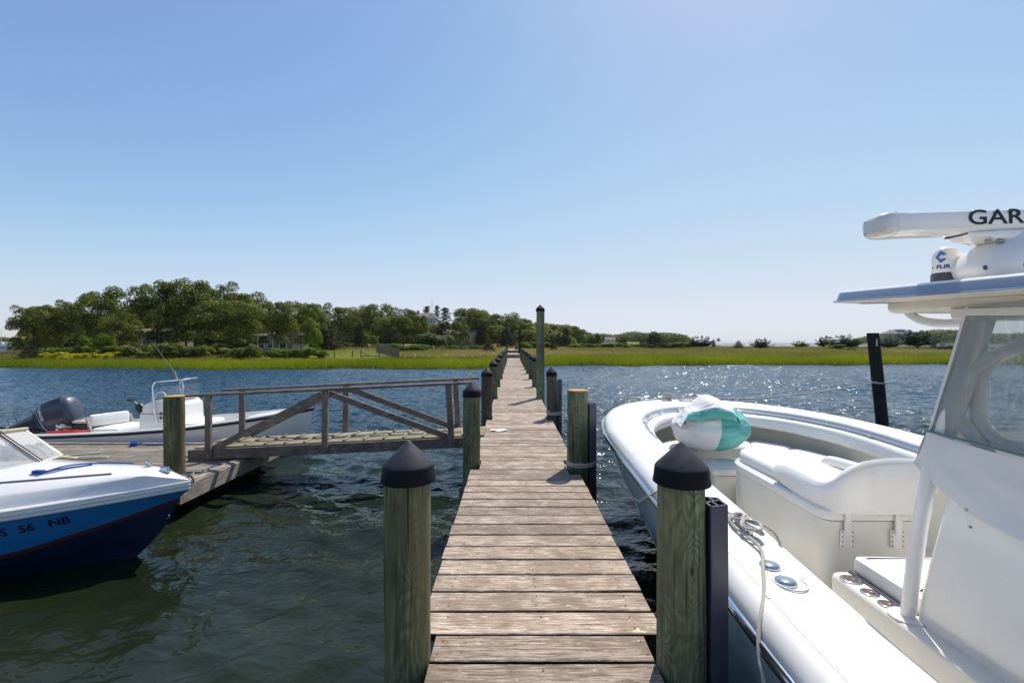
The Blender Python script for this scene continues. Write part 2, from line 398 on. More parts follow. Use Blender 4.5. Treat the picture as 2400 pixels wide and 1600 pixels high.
def text_mesh(s, size, mapper, bold=0.0, align='CENTER', ext=0.0, sx=1.0):
    """lettering as a mesh: mapper(u, v) -> world point"""
    cu = bpy.data.curves.new('lettering', 'FONT'); cu.body = s; cu.size = size; cu.align_x = align; cu.align_y = 'CENTER'
    cu.offset = bold; cu.resolution_u = 4
    ob = bpy.data.objects.new('lettering', cu); me = bpy.data.meshes.new_from_object(ob)
    import bmesh as _b
    bm = _b.new(); bm.from_mesh(me); _b.ops.subdivide_edges(bm, edges=[e for e in bm.edges if e.calc_length() > size*.35], cuts=2)
    _b.ops.triangulate(bm, faces=bm.faces[:])
    mb = MB(); mb.add([mapper(v.co.x*sx, v.co.y) for v in bm.verts], [tuple(v.index for v in f.verts) for f in bm.faces])
    bm.free(); bpy.data.objects.remove(ob); bpy.data.curves.remove(cu); bpy.data.meshes.remove(me); return mb
ORD = ['first', 'second', 'third', 'fourth', 'fifth', 'sixth', 'seventh', 'eighth', 'ninth', 'tenth', 'eleventh', 'twelfth',
       'thirteenth', 'fourteenth', 'fifteenth', 'sixteenth', 'seventeenth', 'eighteenth', 'nineteenth', 'twentieth']

# ---------------------------------------------------------------- water and land
t = NT('sea_water')
# wave height as a node group, sampled three times: the slope is the true one at any distance
grp = bpy.data.node_groups.new('wave_height', 'ShaderNodeTree')
grp.interface.new_socket('Vector', in_out='INPUT', socket_type='NodeSocketVector'); grp.interface.new_socket('Height', in_out='OUTPUT', socket_type='NodeSocketFloat')
gi = grp.nodes.new('NodeGroupInput'); go = grp.nodes.new('NodeGroupOutput'); acc = None
for sc, rot, scale, det, dist, amp in (((.75, 1.15, 1), -26, 5.0, 2, .7, .026), ((.85, 1.1, 1), 32, 19.0, 2, .3, .0060)):
    mp_ = grp.nodes.new('ShaderNodeMapping'); mp_.inputs['Scale'].default_value = sc; mp_.inputs['Rotation'].default_value = (0, 0, R(rot))
    nz_ = grp.nodes.new('ShaderNodeTexNoise'); nz_.inputs['Scale'].default_value = scale; nz_.inputs['Detail'].default_value = det; nz_.inputs['Distortion'].default_value = dist; nz_.inputs['Roughness'].default_value = .45
    mu = grp.nodes.new('ShaderNodeMath'); mu.operation = 'MULTIPLY_ADD'; mu.inputs[1].default_value = amp
    grp.links.new(gi.outputs[0], mp_.inputs[0]); grp.links.new(mp_.outputs[0], nz_.inputs['Vector']); grp.links.new(nz_.outputs['Fac'], mu.inputs[0])
    if acc is not None: grp.links.new(acc, mu.inputs[2])
    else: mu.inputs[2].default_value = 0
    acc = mu.outputs[0]
grp.links.new(acc, go.inputs[0])
co = t.coord(); EPS = .012; hh = []
for off in ((0, 0, 0), (EPS, 0, 0), (0, EPS, 0)):
    va = t.node('ShaderNodeVectorMath', operation='ADD'); t.link(co, va.inputs[0]); va.inputs[1].default_value = off
    gn = t.node('ShaderNodeGroup'); gn.node_tree = grp; t.link(va.outputs[0], gn.inputs[0]); hh.append(gn.outputs[0])
patch = t.ramp(t.noise(t.coord((.5, 1, 1)), .09, 3, .6), [(.35, .55), (.65, 1.1)])
sg_ = t.node('ShaderNodeSeparateXYZ'); t.link(t.coord(), sg_.inputs[0]); mg_ = t.node('ShaderNodeMapRange')      # sheltered by the dock, ruffled in the open
mg_.inputs['From Min'].default_value = 3; mg_.inputs['From Max'].default_value = 13; mg_.inputs['To Min'].default_value = -1.15/EPS; mg_.inputs['To Max'].default_value = -3.5/EPS; t.link(sg_.outputs[1], mg_.inputs[0])
gain = t.math('MULTIPLY', patch, mg_.outputs[0])
cx_ = t.node('ShaderNodeCombineXYZ'); t.link(t.math('MULTIPLY', t.math('SUBTRACT', hh[1], hh[0]), gain), cx_.inputs[0]); t.link(t.math('MULTIPLY', t.math('SUBTRACT', hh[2], hh[0]), gain), cx_.inputs[1]); cx_.inputs[2].default_value = 0.0
ge_ = t.node('ShaderNodeNewGeometry'); ad_ = t.node('ShaderNodeVectorMath', operation='ADD'); t.link(cx_.outputs[0], ad_.inputs[0]); t.link(ge_.outputs['Normal'], ad_.inputs[1])
nv = t.node('ShaderNodeVectorMath', operation='NORMALIZE'); t.link(ad_.outputs[0], nv.inputs[0])
wc = t.ramp(t.noise(t.coord((1, 1, 1)), .35, 3, .5), [(.3, (.008, .013, .006, 1)), (.7, (.022, .027, .009, 1))])
sy_ = t.node('ShaderNodeSeparateXYZ'); t.link(t.coord(), sy_.inputs[0])   # silty shallows by the dock, blue depth further out
mr_ = t.node('ShaderNodeMapRange'); mr_.inputs['From Min'].default_value = 5; mr_.inputs['From Max'].default_value = 18; t.link(sy_.outputs[1], mr_.inputs[0])
wc = t.mix(mr_.outputs[0], wc, (.006, .036, .064, 1))
M['water'] = t.fin(wc, .11, nv.outputs[0], spec=.5); t.b.inputs['IOR'].default_value = 1.333
def spaced(segs):
    o = [segs[0][0]]
    for a, b, d in segs: n = max(1, int(round((b-a)/d))); o += [a+(b-a)*k/n for k in range(1, n+1)]
    return np.array(o)
wxs = spaced([(-2600, -1000, 800), (-1000, -400, 300), (-400, -72, 80), (-72, -24, .16), (-24, -8, .11), (-8, 8, .07), (8, 30, .11), (30, 72, .16), (72, 400, 80), (400, 1000, 300), (1000, 2600, 800)])
wys = spaced([(-60, -5, 12), (-5, 0, .25), (0, 13, .062), (13, 26, .09), (26, 49, .12), (49, 140, 20), (140, 1000, 200), (1000, 5000, 1000)])
GX, GY = np.meshgrid(wxs, wys, indexing='ij'); GZ = np.zeros_like(GX)
sel = (np.abs(GX) < 72.5) & (GY > -5) & (GY < 49.5); X_, Y_ = GX[sel], GY[sel]
wr = np.random.RandomState(17); Z_ = np.zeros_like(X_)
gust = .80+.30*np.sin(X_*.11+1.3*np.sin(Y_*.07))*np.sin(Y_*.16+X_*.05+.8)+.12*np.sin(X_*.43+Y_*.31)
for k in range(64):
    lam = .22*(6.0**(wr.rand()**1.5)); th_ = R(238)+R(34)*wr.randn(); kk = 2*math.pi/lam
    sl_ = .25*math.sqrt(2/64)*(1.15 if lam < .7 else .75); ph = kk*(X_*math.cos(th_)+Y_*math.sin(th_))+wr.rand()*6.28+.5*np.sin(X_*.6*math.cos(k)+Y_*.6*math.sin(k)+k)
    s_ = np.sin(ph); Z_ += sl_/kk*(s_+.18*np.cos(2*ph))
fade = np.clip((72-np.abs(X_))/6, 0, 1)*np.clip((Y_+5)/2, 0, 1)*np.clip((49-Y_)/4, 0, 1)
GZ[sel] = Z_*gust*fade*(.62+.38*np.clip((Y_-3)/9, 0, 1))
nx_, ny_ = GX.shape; idx = np.arange(nx_*ny_).reshape(nx_, ny_)
Qw = np.stack([idx[:-1, :-1], idx[1:, :-1], idx[1:, 1:], idx[:-1, 1:]], -1).reshape(-1, 4)
wo = mesh_np('water', np.stack([GX, GY, GZ], -1).reshape(-1, 3), Qw, np.zeros(nx_*ny_), M['water']); wo['kind'] = 'structure'
wo.data.polygons.foreach_set('use_smooth', np.ones(len(Qw), bool))

def shore(x):      # where the marsh meets the water
    return interp(x, [-120, -45, -38, -30, -20, -6, 2, 14, 40, 100], [46, 41, 39.5, 38.0, 37.8, 38.4, 42.5, 44.2, 45.6, 48]) + .8*math.sin(x*.35)+.5*math.sin(x*.9+1) + .35*mnoise.noise((x*.6, 0, 0))
def far_edge(x):   # behind the marsh on the right the bay opens again
    return interp(x, [-140, -75, -60, -40, 30, 50, 62, 100, 180], [62, 66, 120, 900, 900, 420, 165, 150, 140]) + 4*mnoise.noise((x*.05, 3, 0))
def ground_z(x, y):
    a = y-shore(x); b = far_edge(x)-y
    z = interp(a, [-6, -1, 0, 2, 6, 14, 30, 60], [-1.2, -.25, .02, .16, .30, .62, .88, .95])
    z += .13*mnoise.noise((x*.06, y*.06, 5))*min(1, max(0, a/12))
    if 8 < x < 56: z += 1.35*math.exp(-((y-125)/16)**2)*math.exp(-((x-32)/13)**2)      # the low rise behind the meadow
    if -75 < x < 40: z += 2.6*max(0, min(1, (y-110)/80))*max(0, min(1, (40-x)/40))
    return min(z, interp(b, [-8, -1, 0, 6, 18], [-1.2, -.2, .05, .6, 3]))
def land_rnd(x, y):
    a = y-shore(x); k = mnoise.noise((x*.09, y*.09, 1)); k2 = mnoise.noise((x*.35, y*.2, 8))
    if a < 6: v = .12
    elif a < 13: v = .30+.12*k
    else: v = .62+.38*k+.14*k2
    if -31 < x < -14 and 44 < y < 78: v = .38+.06*k2            # mown lawn
    if abs(x-.2) < 9 and a > 8: v = .85+.15*k2                  # russet patch by the dock end
    if x > 10 and a > 30 and v > .4: v = .30+.15*k
    return max(0, min(1, v))
t = NT('marsh_soil'); rn = t.attr()
g1 = t.noise(t.coord((1, .6, 1)), 1.7, 8, .7)
col = t.ramp(rn, [(0, (.06, .085, .010, 1)), (.28, (.15, .115, .018, 1)), (.38, (.19, .22, .03, 1)), (.55, (.27, .235, .07, 1)), (.8, (.38, .29, .13, 1)), (1, (.46, .25, .11, 1))])
col = t.mix(t.ramp(g1, [(.4, .45), (.62, 0)]), col, (.075, .085, .018, 1))
M['soil'] = t.fin(col, .95, t.bump(g1, .12, .8), spec=.1)
gx = np.concatenate([np.linspace(-140, -80, 13)[:-1], np.linspace(-80, 90, 171), np.linspace(90, 220, 27)[1:]])
gy = np.concatenate([np.linspace(32, 62, 61)[:-1], np.linspace(62, 130, 46)[:-1], np.linspace(130, 460, 45)])
mb = MB(); P = [[(x, y, ground_z(x, y)) for y in gy] for x in gx]; mb.grid(P)
mb.r = [land_rnd(v[0], v[1]) for v in mb.v]
struct('marsh_ground', mb, M['soil'])
# ---------------------------------------------------------------- dock
DZ = .73; XL, XR = -.46, .74; PITCH = .1925
dock = thing('dock', 'long narrow dock of weathered grey boards running out to the marsh', 'dock', (0.14, 0, 0))
PIL_L = [2.05, 5.33, 8.6, 11.75, 14.75, 17.85, 21.0, 24.1, 27.2, 30.4, 33.6, 36.8]
PIL_R = [2.0, 5.2, 8.6, 11.75, 14.75, 17.85, 21.0, 24.1, 27.2, 30.4, 33.6, 36.8]
mb = MB(); y = -1.2; rs = random.Random(3)
FY = 842/ (DZ)  # unused
y = 2.025 - PITCH*22 
edges = []
EDGE = True
def plank(mb, x0, x1, y0, y1, z1, th=.038, rnd=.5, b=.004):
    """one board: softened upper edges, gentle cup along its length"""
    n = 7; rows = []
    for i in range(n):
        f = i/(n-1); x = x0+(x1-x0)*f; wz = .0025*mnoise.noise((x*2.1, y0*5, 3)); e = .0018*mnoise.noise((x*6, y0*9, 7)); e2 = .0018*mnoise.noise((x*6, y0*9, 17))
        rows.append([(x, y0+e, z1-th), (x, y0+e, z1-b+wz), (x, y0+b+e, z1+wz), (x, y1-b+e2, z1+wz), (x, y1+e2, z1-b+wz), (x, y1+e2, z1-th)])
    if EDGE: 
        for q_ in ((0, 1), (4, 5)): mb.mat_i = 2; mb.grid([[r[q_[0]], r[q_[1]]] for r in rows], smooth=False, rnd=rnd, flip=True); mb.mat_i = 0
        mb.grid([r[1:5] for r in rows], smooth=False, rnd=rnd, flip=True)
    else: mb.grid(rows, smooth=False, rnd=rnd, flip=True)
    for r, fl in ((rows[0], False), (rows[-1], True)): mb.poly(r if fl else list(reversed(r)), rnd=rnd)
    mb.poly([rows[0][0], rows[0][5], rows[-1][5], rows[-1][0]], rnd=rnd)
while y < 42.3:
    y0 = y+.0085; y1 = y+PITCH-.0085; x0 = XL+rs.uniform(-.006, .006); x1 = XR+rs.uniform(-.006, .006)
    for p in PIL_L:
        if y1 > p-.115 and y0 < p+.115: x0 = -.475+.108
    for p in PIL_R:
        if y1 > p-.115 and y0 < p+.115: x1 = .745-.108 if p != 5.2 else .745-.128
    plank(mb, x0, x1, y0, y1, DZ+rs.uniform(-.002, .002), rnd=rs.random()); y += PITCH
deck_mb = mb
# the raised part on the marsh: two steps up
yy = 42.4
while yy < 50.2: plank(mb, XL, XR, yy, yy+.18, 1.04, rnd=rs.random()); yy += .1925
while yy < 62: plank(mb, XL, XR, yy, yy+.18, 1.31, rnd=rs.random()); yy += .1925
sb_ = []
for x in (XL+.12, .14, XR-.12):
    y0 = -2.2
    while y0 < 42: sb_.append(MB().bar((x, y0, DZ-.038-.095), (x, min(y0+4.87, 42.3), DZ-.038-.095), .045, .185, rnd=rs.random())); y0 += 4.88
    sb_ += [MB().bar((x, 42.42, .90), (x, 50.2, .90), .045, .2), MB().bar((x, 50.3, 1.17), (x, 62, 1.17), .045, .2)]
for b_ in sb_: obj('stringer', b_, M['timber_y'], dock)
for a in PIL_L:
    for d_ in (.15, -.15): obj('cross_beam', MB().bar((XL-.14, a+d_, DZ-.33), (XR+.14, a+d_, DZ-.33), .045, .19, rnd=rs.random()), M['timber_x'], dock)
obj('step_riser', MB().box((.14, 42.36, .87), (1.2, .04, .28)), M['timber_x'], dock); obj('step_riser', MB().box((.14, 50.25, 1.15), (1.2, .04, .27)), M['timber_x'], dock)
mb = deck_mb; mb.mat_i = 1
for i in range(0, 60):
    yv = 2.025-PITCH*6+PITCH*i+PITCH/2
    for x in (XL+.12, .14, XR-.12):
        for dy in (-.045, .045):
            if rs.random() < .85: mb.lathe([(.0045, 0), (.0045, .0012), (0, .0016)], (x+rs.uniform(-.012, .012), yv+dy, DZ+.001), 8)
t = NT('rusty_nail'); M['rust'] = t.fin(t.ramp(t.noise(t.coord(), 300, 3), [(.3, lin('#3b2415')), (.7, lin('#9a5b2a'))]), .9)
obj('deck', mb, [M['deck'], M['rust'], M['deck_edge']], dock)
o = obj('paper_scrap', MB().grid([[(-.36+.07*i+.01*j, 7.3+.05*j, DZ+.008+.012*((i+j) % 2)) for j in range(3)] for i in range(4)]), plain('scrap_paper', '#d8d4ca', .8), loc=(0, 0, 0)) if False else None
mb = MB()
P = [[(-.36+.065*i+.01*j, 7.28+.06*j, DZ+.012+.010*math.sin(i*2+j)) for j in range(4)] for i in range(5)]
mb.grid(P, flip=True); mb.grid([[(p[0], p[1], p[2]-.004) for p in r] for r in P])
tag(obj('paper_scrap', mb, plain('scrap_paper', '#d8d4ca', .8), loc=(-.28, 7.35, DZ)), 'crumpled white scrap of paper on the dock boards by the gangway', 'paper')

CAP_PROF = [(.1215, 0), (.1225, .003), (.1175, .030), (.1145, .062), (.1125, .069), (.108, .076), (.056, .128), (.014, .168), (.006, .176), (0, .178)]
def make_piling(name, x, y, top, r=.103, cap=True, mat='piling', lean=(0, 0), label='', group=None, cat='piling', seed=0, capr=1.0):
    rr = random.Random(seed+int(y*10)); th = thing(name, label, cat, (x, y, 0), group)
    mb = MB(); mb.rnd = rr.random(); zb = -1.4
    prof = [(r*1.05, zb)] + [(r*(1.04-.06*(z-zb)/(top-zb)), z) for z in np.linspace(zb+.1, top-.012, 14)] + [(r*.975, top-.004), (r*.93, top)]
    mb.lathe([(a, b-0) for a, b in prof], (x, y, 0), 28, lean, wob=.05)
    obj('shaft', mb, M[mat], th)
    if cap:
        mb = MB(); cz = top-.062; dx, dy = rr.uniform(-.008, .008)+lean[0]*top, rr.uniform(-.008, .008)+lean[1]*top
        k = r/.103*capr
        mb.lathe([(a*k, b) for a, b in CAP_PROF], (x+dx, y+dy, cz), 32); mb.lathe([(.1*k, .005), (.1205*k, .0)], (x+dx, y+dy, cz), 32)
        obj('cap', mb, M['cap'], th)
    return th
def side(i, s, n): return f'{ORD[i]} capped green piling from the near end along the {s} dock edge'
L1 = make_piling('piling', -.470, 2.05, 1.595, label='big green piling with black cone cap at the near left of the dock', group='capped dock pilings', seed=1)
PG = 'capped dock pilings'
make_piling('piling', -.475, 5.33, 1.585, label='green capped piling on the left edge where the gangway meets the dock', group=PG, seed=2, capr=.93)
make_piling('piling', -.475, 8.6, 1.575, mat='piling_grey', label='grey streaky capped piling just past the gangway on the left edge', group=PG, seed=3, capr=.95)
proto = make_piling('piling', -.475, 11.75, 1.60, label=side(3, 'left', 0), group=PG, seed=4, capr=.95)
for i, yv in enumerate(PIL_L[4:]): dup(proto, (-.475+rs.uniform(-.01, .01), yv, rs.uniform(-.03, .03)), side(i+4, 'left', 0), PG, rotz=rs.uniform(0, 6))
make_piling('piling', .742, 2.0, 1.60, mat='piling', label='big green piling with black cone cap at the near right of the dock', group=PG, seed=15)
r2 = make_piling('piling', .750, 5.2, 1.61, r=.122, cap=False, mat='piling', label='uncapped cut piling with pale sawn top, between dock and white boat', seed=6)
mb = MB(); mb.lathe([(.119, 1.56), (.1195, 1.606), (.117, 1.6125), (0, 1.614)], (.750, 5.2, 0), 28, wob=.05); obj('sawn_top', mb, M['cut_top'], r2)
make_piling('piling', .765, 8.6, 1.585, mat='piling_grey', r=.098, lean=(-.012, 0), label='grey capped piling with a rope round it, in front of the tall pole', group=PG, seed=7, capr=.95)
make_piling('piling', .735, 11.75, 3.02, r=.106, label='very tall green piling with cone cap towering over the right edge of the dock', seed=8, group=PG, capr=.95)
for i, yv in enumerate(PIL_R[4:]): dup(proto, (.745+rs.uniform(-.01, .01), yv, rs.uniform(-.03, .03)), f'{ORD[i]} capped piling behind the tall pole along the right edge of the dock', PG, rotz=rs.uniform(0, 6))
make_piling('piling', -.52, 46.5, 1.85, label='short capped post on the left of the raised dock end', group=PG, seed=9)
make_piling('piling', .80, 47.5, 3.5, r=.13, cap=False, mat='piling_dark', label='tall dark bare post rising at the far end of the dock', seed=10)
p_ = make_piling('piling', .55, 55, 2.2, r=.2, cap=False, mat='piling_mossy', label='thick green stub post at the far raised end of the dock', seed=11)
# the fender boards on the right-hand pilings: hollow black extrusions
def fender(x, y, top, bot, wx=.074, wy=.13, label='', lean=0):
    mb = MB(); t_ = .009; n = 8; xo = x
    for a, b in (((xo, y-wy/2), (xo, y+wy/2)), ((xo+wx, y-wy/2+.02), (xo+wx, y+wy/2-.02)), ((xo, y-wy/2), (xo+wx, y-wy/2+.02)), ((xo, y+wy/2), (xo+wx, y+wy/2-.02)), ((xo, y-.015), (xo+wx, y+.02)), ((xo+wx*.5, y-wy/2+.012), (xo+wx*.35, y+.005)), ((xo+wx*.5, y+wy/2-.012), (xo+wx*.62, y+.01))):
        d = Vector((b[0]-a[0], b[1]-a[1], 0)); nrm = Vector((-d.y, d.x, 0)).normalized()*t_/2; A = Vector((*a, 0)); B = Vector((*b, 0))
        d = d.normalized()*.004
        rings = [A-nrm-d, B-nrm+d, B+nrm+d, A+nrm-d]
        rows = [[(p.x+lean*z+.004*mnoise.noise((z*1.5, y, 0)), p.y, z) for z in np.linspace(bot, top, n)] for p in rings]
        mb.grid(rows, smooth=False, closed_u=True); mb.poly([r[-1] for r in rows])
    tag(obj('fender_board', mb, M['strip'], loc=(x, y, 0)), label, 'fender', 'black fender boards on the pilings')
fender(.848, 2.0, 1.455, -.9, label='black ribbed fender board on the near right piling, against the white boat')
fender(.876, 5.2, 1.46, -.9, label='black fender board fixed to the uncapped cut piling')
fender(.862, 8.6, 1.46, -.9, wx=.07, label='thin black fender board on the grey capped piling with the rope')
# far leaning piling right of the boat
lp = make_piling('piling', 7.30, 8.9, 2.34, r=.102, cap=False, mat='piling_dark', lean=(-.104, .0), label='dark bare piling leaning left in open water beyond the white boat')
mb = MB(); mb.box((7.30-.104*2.15-.025, 8.9-.103, 2.15), (.022, .012, .14)); obj('reflector', mb, M['letter_w'], lp)
# float piling
fp = make_piling('piling', -4.54, 6.12, 1.435, r=.122, cap=False, mat='piling_mossy', label='uncapped mossy piling rising through the float behind the blue boat', seed=21)
mb = MB(); mb.lathe([(.1187, 1.39), (.1187, 1.433), (.115, 1.4385), (0, 1.44)], (-4.54, 6.12, 0), 28, wob=.05); obj('sawn_top', mb, M['cut_top'], fp)

# ---------------------------------------------------------------- gangway
NY, FYY = 6.86, 7.62
gw = thing('gangway', 'grey timber gangway with truss railings sloping down to the float', 'gangway', (-2.7, 7.2, .5))
def gz(x): return interp(x, [-4.87, -.50], [.535, .735])     # top of the side beams
mbx = MB(); 
for yv in (NY, FYY): mbx.bar((-4.87, yv, gz(-4.87)-.075), (-.50, yv, gz(-.5)-.075), .045, .15, rnd=.3 if yv == NY else .55)
obj('side_beam', mbx, M['timber_x'], gw)
mb = MB(); nb = 5
for k in range(nb):
    w = (FYY-NY-.05)/nb; yc = NY+.025+w*(k+.5); mb.bar((-4.80, yc, gz(-4.80)+.012), (-.42, yc, gz(-.42)+.012), w-.008, .024, rnd=rs.random())
obj('deck', mb, M['ramp_deck'], gw)
mb = MB()
for k in range(14):
    x = -.75-.30*k; mb.bar((x+.0, NY+.04, gz(x)+.024+.011), (x+.015, FYY-.04, gz(x)+.024+.011), .032, .02, rnd=rs.random())
obj('tread_strip', mb, M['ramp_deck'], gw)
POSTS = [(-4.545, 0), (-2.80, 0), (-.90, -.035)]
for s, yv in ((0, NY-.045), (1, FYY+.045)):
    for xb, ln in POSTS:
        b = gz(xb)-.13; tp = gz(xb)+.80
        mb = MB(); mb.bar((xb, yv, b), (xb+ln*1.5, yv, tp), .042, .088, up=(1, 0, 0), rnd=rs.random()); obj('post', mb, M['timber_z'], gw)
    mb = MB(); mb.bar((-4.92+.05*s, yv, gz(-4.9)+.818), (-.55, yv, gz(-.55)+.82), .09, .038, rnd=rs.random(), bev=.008); obj('handrail', mb, M['timber_x'], gw)
    ys = yv+(.043 if s == 0 else -.043)
    for a, b in (((-4.50, ys, gz(-4.5)+.0), (-2.86, ys, gz(-2.86)+.75)), ((-2.74, ys, gz(-2.74)+.75), (-.96, ys, gz(-.96)+.02))):
        mb = MB(); mb.bar(a, b, .038, .088, rnd=rs.random()); obj('brace', mb, M['timber_x'], gw)

# ---------------------------------------------------------------- float
FT = .375; FX1 = -4.06; FX0 = -11.5; FYN, FYF = 5.56, 8.02
fl = thing('floating_dock', 'low floating dock of grey boards between the blue boat and the gangway', 'floating dock', (-7.5, 6.8, 0))
mb = MB(); yv = FYN+.09
while yv < FYF-.09:
    x0 = FX0
    while x0 < FX1-.2:
        x1 = min(x0+rs.uniform(2.2, 3.6), FX1-.10)
        if FX1-.10-x1 < .5: x1 = FX1-.10
        mb.box(((x0+x1)/2, yv+.068, FT-.02+rs.uniform(-.0015, .0015)), (x1-x0-.006, .130, .04), rnd=rs.random()); x0 = x1
    yv += .142
obj('deck', mb, M['float_deck'], fl)
mb = MB()
mb.bar((FX1-.05, FYN, FT+.004), (FX1-.05, FYF, FT+.004), .10, .045, rnd=.7)
mb.bar((FX1+.022, FYN, FT-.085), (FX1+.022, FYF, FT-.085), .04, .20, rnd=.8)
mb.bar((FX0, FYN+.04, FT), (FX1-.10, FYN+.04, FT), .08, .042, rnd=.6); mb.bar((FX0, FYF-.04, FT), (FX1-.10, FYF-.04, FT), .08, .042, rnd=.6)
mb.bar((FX0, FYN-.022, FT-.085), (FX1+.04, FYN-.022, FT-.085), .04, .20, rnd=.5); mb.bar((FX0, FYF+.022, FT-.085), (FX1+.04, FYF+.022, FT-.085), .04, .20, rnd=.5)
obj('rim_board', mb, M['timber_y'], fl)
mb = MB()
for k in range(5): mb.box((FX0+.9+1.45*k, (FYN+FYF)/2, .03), (1.0, FYF-FYN-.35, .30), bev=.05)
obj('flotation_block', mb, M['piling_dark'], fl)
def cleat(x, y, z, L=.2, ang=0.0, parent=None, name='cleat', mat='dull_steel', label=None):
    c, s_ = math.cos(ang), math.sin(ang); q = lambda a, h: (x+a*c, y+a*s_, z+h)
    mb = MB(); mb.tube(cat_rom([q(-L/2, .055), q(-L*.3, .05), q(0, .042), q(L*.3, .05), q(L/2, .055)], 4), [.006]+[.011]*15+[.006], 8)
    mb.tube([q(-L*.16, 0), q(-L*.13, .045)], .012, 8); mb.tube([q(L*.16, 0), q(L*.13, .045)], .012, 8); mb.box((x, y, z+.003), (L*.4, .03, .006), Matrix.Rotation(ang, 3, 'Z'))
    return obj(name, mb, M[mat], parent)
cleat(-4.14, 6.15, FT+.03, .26, R(70), fl); cleat(-6.5, 7.93, FT+.02, .22, 0, fl)
cleat(-4.16, 5.80, FT+.03, .2, R(60), fl)
# ropes and litter on the float
rr = random.Random(5)
pts = []
for k in range(30):
    a = k*.85; r_ = .13+.09*rr.random(); pts.append((-7.35+r_*1.5*math.cos(a), 6.9+r_*.9*math.sin(a), FT+.012+.0035*k+.02*rr.random()))
pts += [(-7.0, 6.93, FT+.03), (-6.8, 7.0, FT+.015), (-6.55, 7.03, FT+.012), (-6.30, 7.06, FT+.012), (-6.25, 7.0, FT+.012), (-6.5, 6.95, FT+.012), (-6.72, 6.96, FT+.013), (-6.95, 7.1, FT+.014), (-6.72, 7.22, FT+.012), (-6.6, 7.3, FT+.012)]
mb = MB(); mb.tube(cat_rom(pts, 6), .012, 7)
tag(obj('rope', mb, M['rope'], loc=(-7.4, 7, FT)), 'tangled coil of white rope lying on the float boards', 'rope')
mb = MB(); pts = [(-6.55, 7.80, FT+.012)] + [(-6.5+.05*math.cos(k*1.4), 7.82+.04*math.sin(k*1.4), FT+.015+.004*k) for k in range(12)] + [(-6.3, 7.86, FT+.014), (-5.9, 7.88, FT+.012), (-5.6, 7.92, FT+.014)]
mb.tube(cat_rom(pts, 6), .011, 7); tag(obj('rope', mb, M['bluerope'], loc=(-6.3, 7.85, FT)), 'blue rope lying on the float along the white skiff', 'rope')
LIT = []
for k in range(13):
    x, yv = rr.uniform(-7.8, -4.3), rr.uniform(5.75, 7.9); s_ = rr.uniform(.012, .03); a = rr.uniform(0, 6)
    if abs(x+5.2) < .7 and yv > 6.6: continue
    lf = k % 3 == 0; mb = MB()
    Pg = [[(x+s_*(u*math.cos(a)-v*math.sin(a)*.6), yv+s_*(u*math.sin(a)+v*math.cos(a)*.6), FT+.006+s_*.5*(1-(u*u+v*v)*.4)) for v in (-.7, 0, .7)] for u in (-1, -.3, .4, 1)]
    mb.grid(Pg, flip=True)
    nm = 'dry_leaf' if lf else 'shell_fragment'
    LIT.append((x, lf, tag(obj(nm, mb, M['leaf_dry'] if lf else M['shell'], loc=(x, yv, FT)), None, 'leaf' if lf else 'shell', 'dry leaves on the float' if lf else 'broken shells on the float')))
for lf_ in (True, False):
    q_ = sorted([a for a in LIT if a[1] == lf_], key=lambda a: a[0])
    for k, a in enumerate(q_): a[2]['label'] = (f'{ORD[k]} curled brown leaf from the left on the float boards' if lf_ else f'{ORD[k]} pale shell fragment from the left on the float boards')
# ---------------------------------------------------------------- hull helper
def hull_rows(levels, n=40, side=-1, L=6.0):
    """levels: list of (u0, W, zfun, p, Lc); row = fixed t, returns list over t of points (u, v, z) down the levels"""
    rows = []
    for i in range(n+1):
        t_ = i/n; row = []
        for (u0, W, zf, p, Lc) in levels:
            u = u0+(L-u0)*t_**1.7; f = max(0, min(1, (u-u0)/Lc)); v = W*(1-(1-f)**p)
            row.append((u, side*v, zf(u) if callable(zf) else zf))
        rows.append(row)
    return rows

# ================================================================ big white boat on the right
CX = 2.58; Y0 = -3.4
def SE(a, w, y0, d, n):     # superellipse, a from 0 (side) to 90 (tip)
    c, s_ = max(0, math.cos(R(a))), max(0, math.sin(R(a))); return (w*c**(2/n), y0+d*s_**(2/n))
AN = [90*k/28 for k in range(29)]
def ring(w, y0, d, n, ystart=Y0, straight=12):
    """near side from aft, round the bow, back down the far side"""
    near = [(-w, ystart+(y0-ystart)*k/straight) for k in range(straight)]
    arc = [(-SE(a, w, y0, d, n)[0], SE(a, w, y0, d, n)[1]) for a in AN]
    full = near+arc; return [(CX+x, y) for x, y in full] + [(CX-x, y) for x, y in reversed(full[:-1])]
def zs(y): return interp(y, [-3.4, 0, 1.5, 2.1, 2.9, 3.8, 4.6, 5.4, 7.1], [.98, 1.0, 1.035, 1.07, 1.14, 1.195, 1.232, 1.26, 1.285])
OUT = ring(1.585, 4.3, 2.83, 2.25); INN = ring(1.165, 4.3, 1.98, 2.3)
def gp(i, f, dz, absz=None):
    (ox, oy), (ix, iy) = OUT[i], INN[i]; x, y = ox+(ix-ox)*f, oy+(iy-oy)*f
    return (x, y, absz if absz is not None else zs(oy)+dz)
NB = len(OUT)
cc = thing('center_console_boat', 'big white fishing boat with ice blue hull and hardtop, right of the dock', 'boat', (CX, 2, 0))
mb = MB()
def prof_loft(mb, prof, idx=range(NB), flip=False, rnd=.5):
    mb.grid([[gp(i, f, d) if not isinstance(d, tuple) else gp(i, f, 0, d[0]) for f, d in prof] for i in idx], flip=flip, rnd=rnd)
prof_loft(mb, [(0, -.135), (-.004, -.11), (.0, -.08), (.03, -.048), (.085, -.020), (.16, -.004), (.24, .0)])
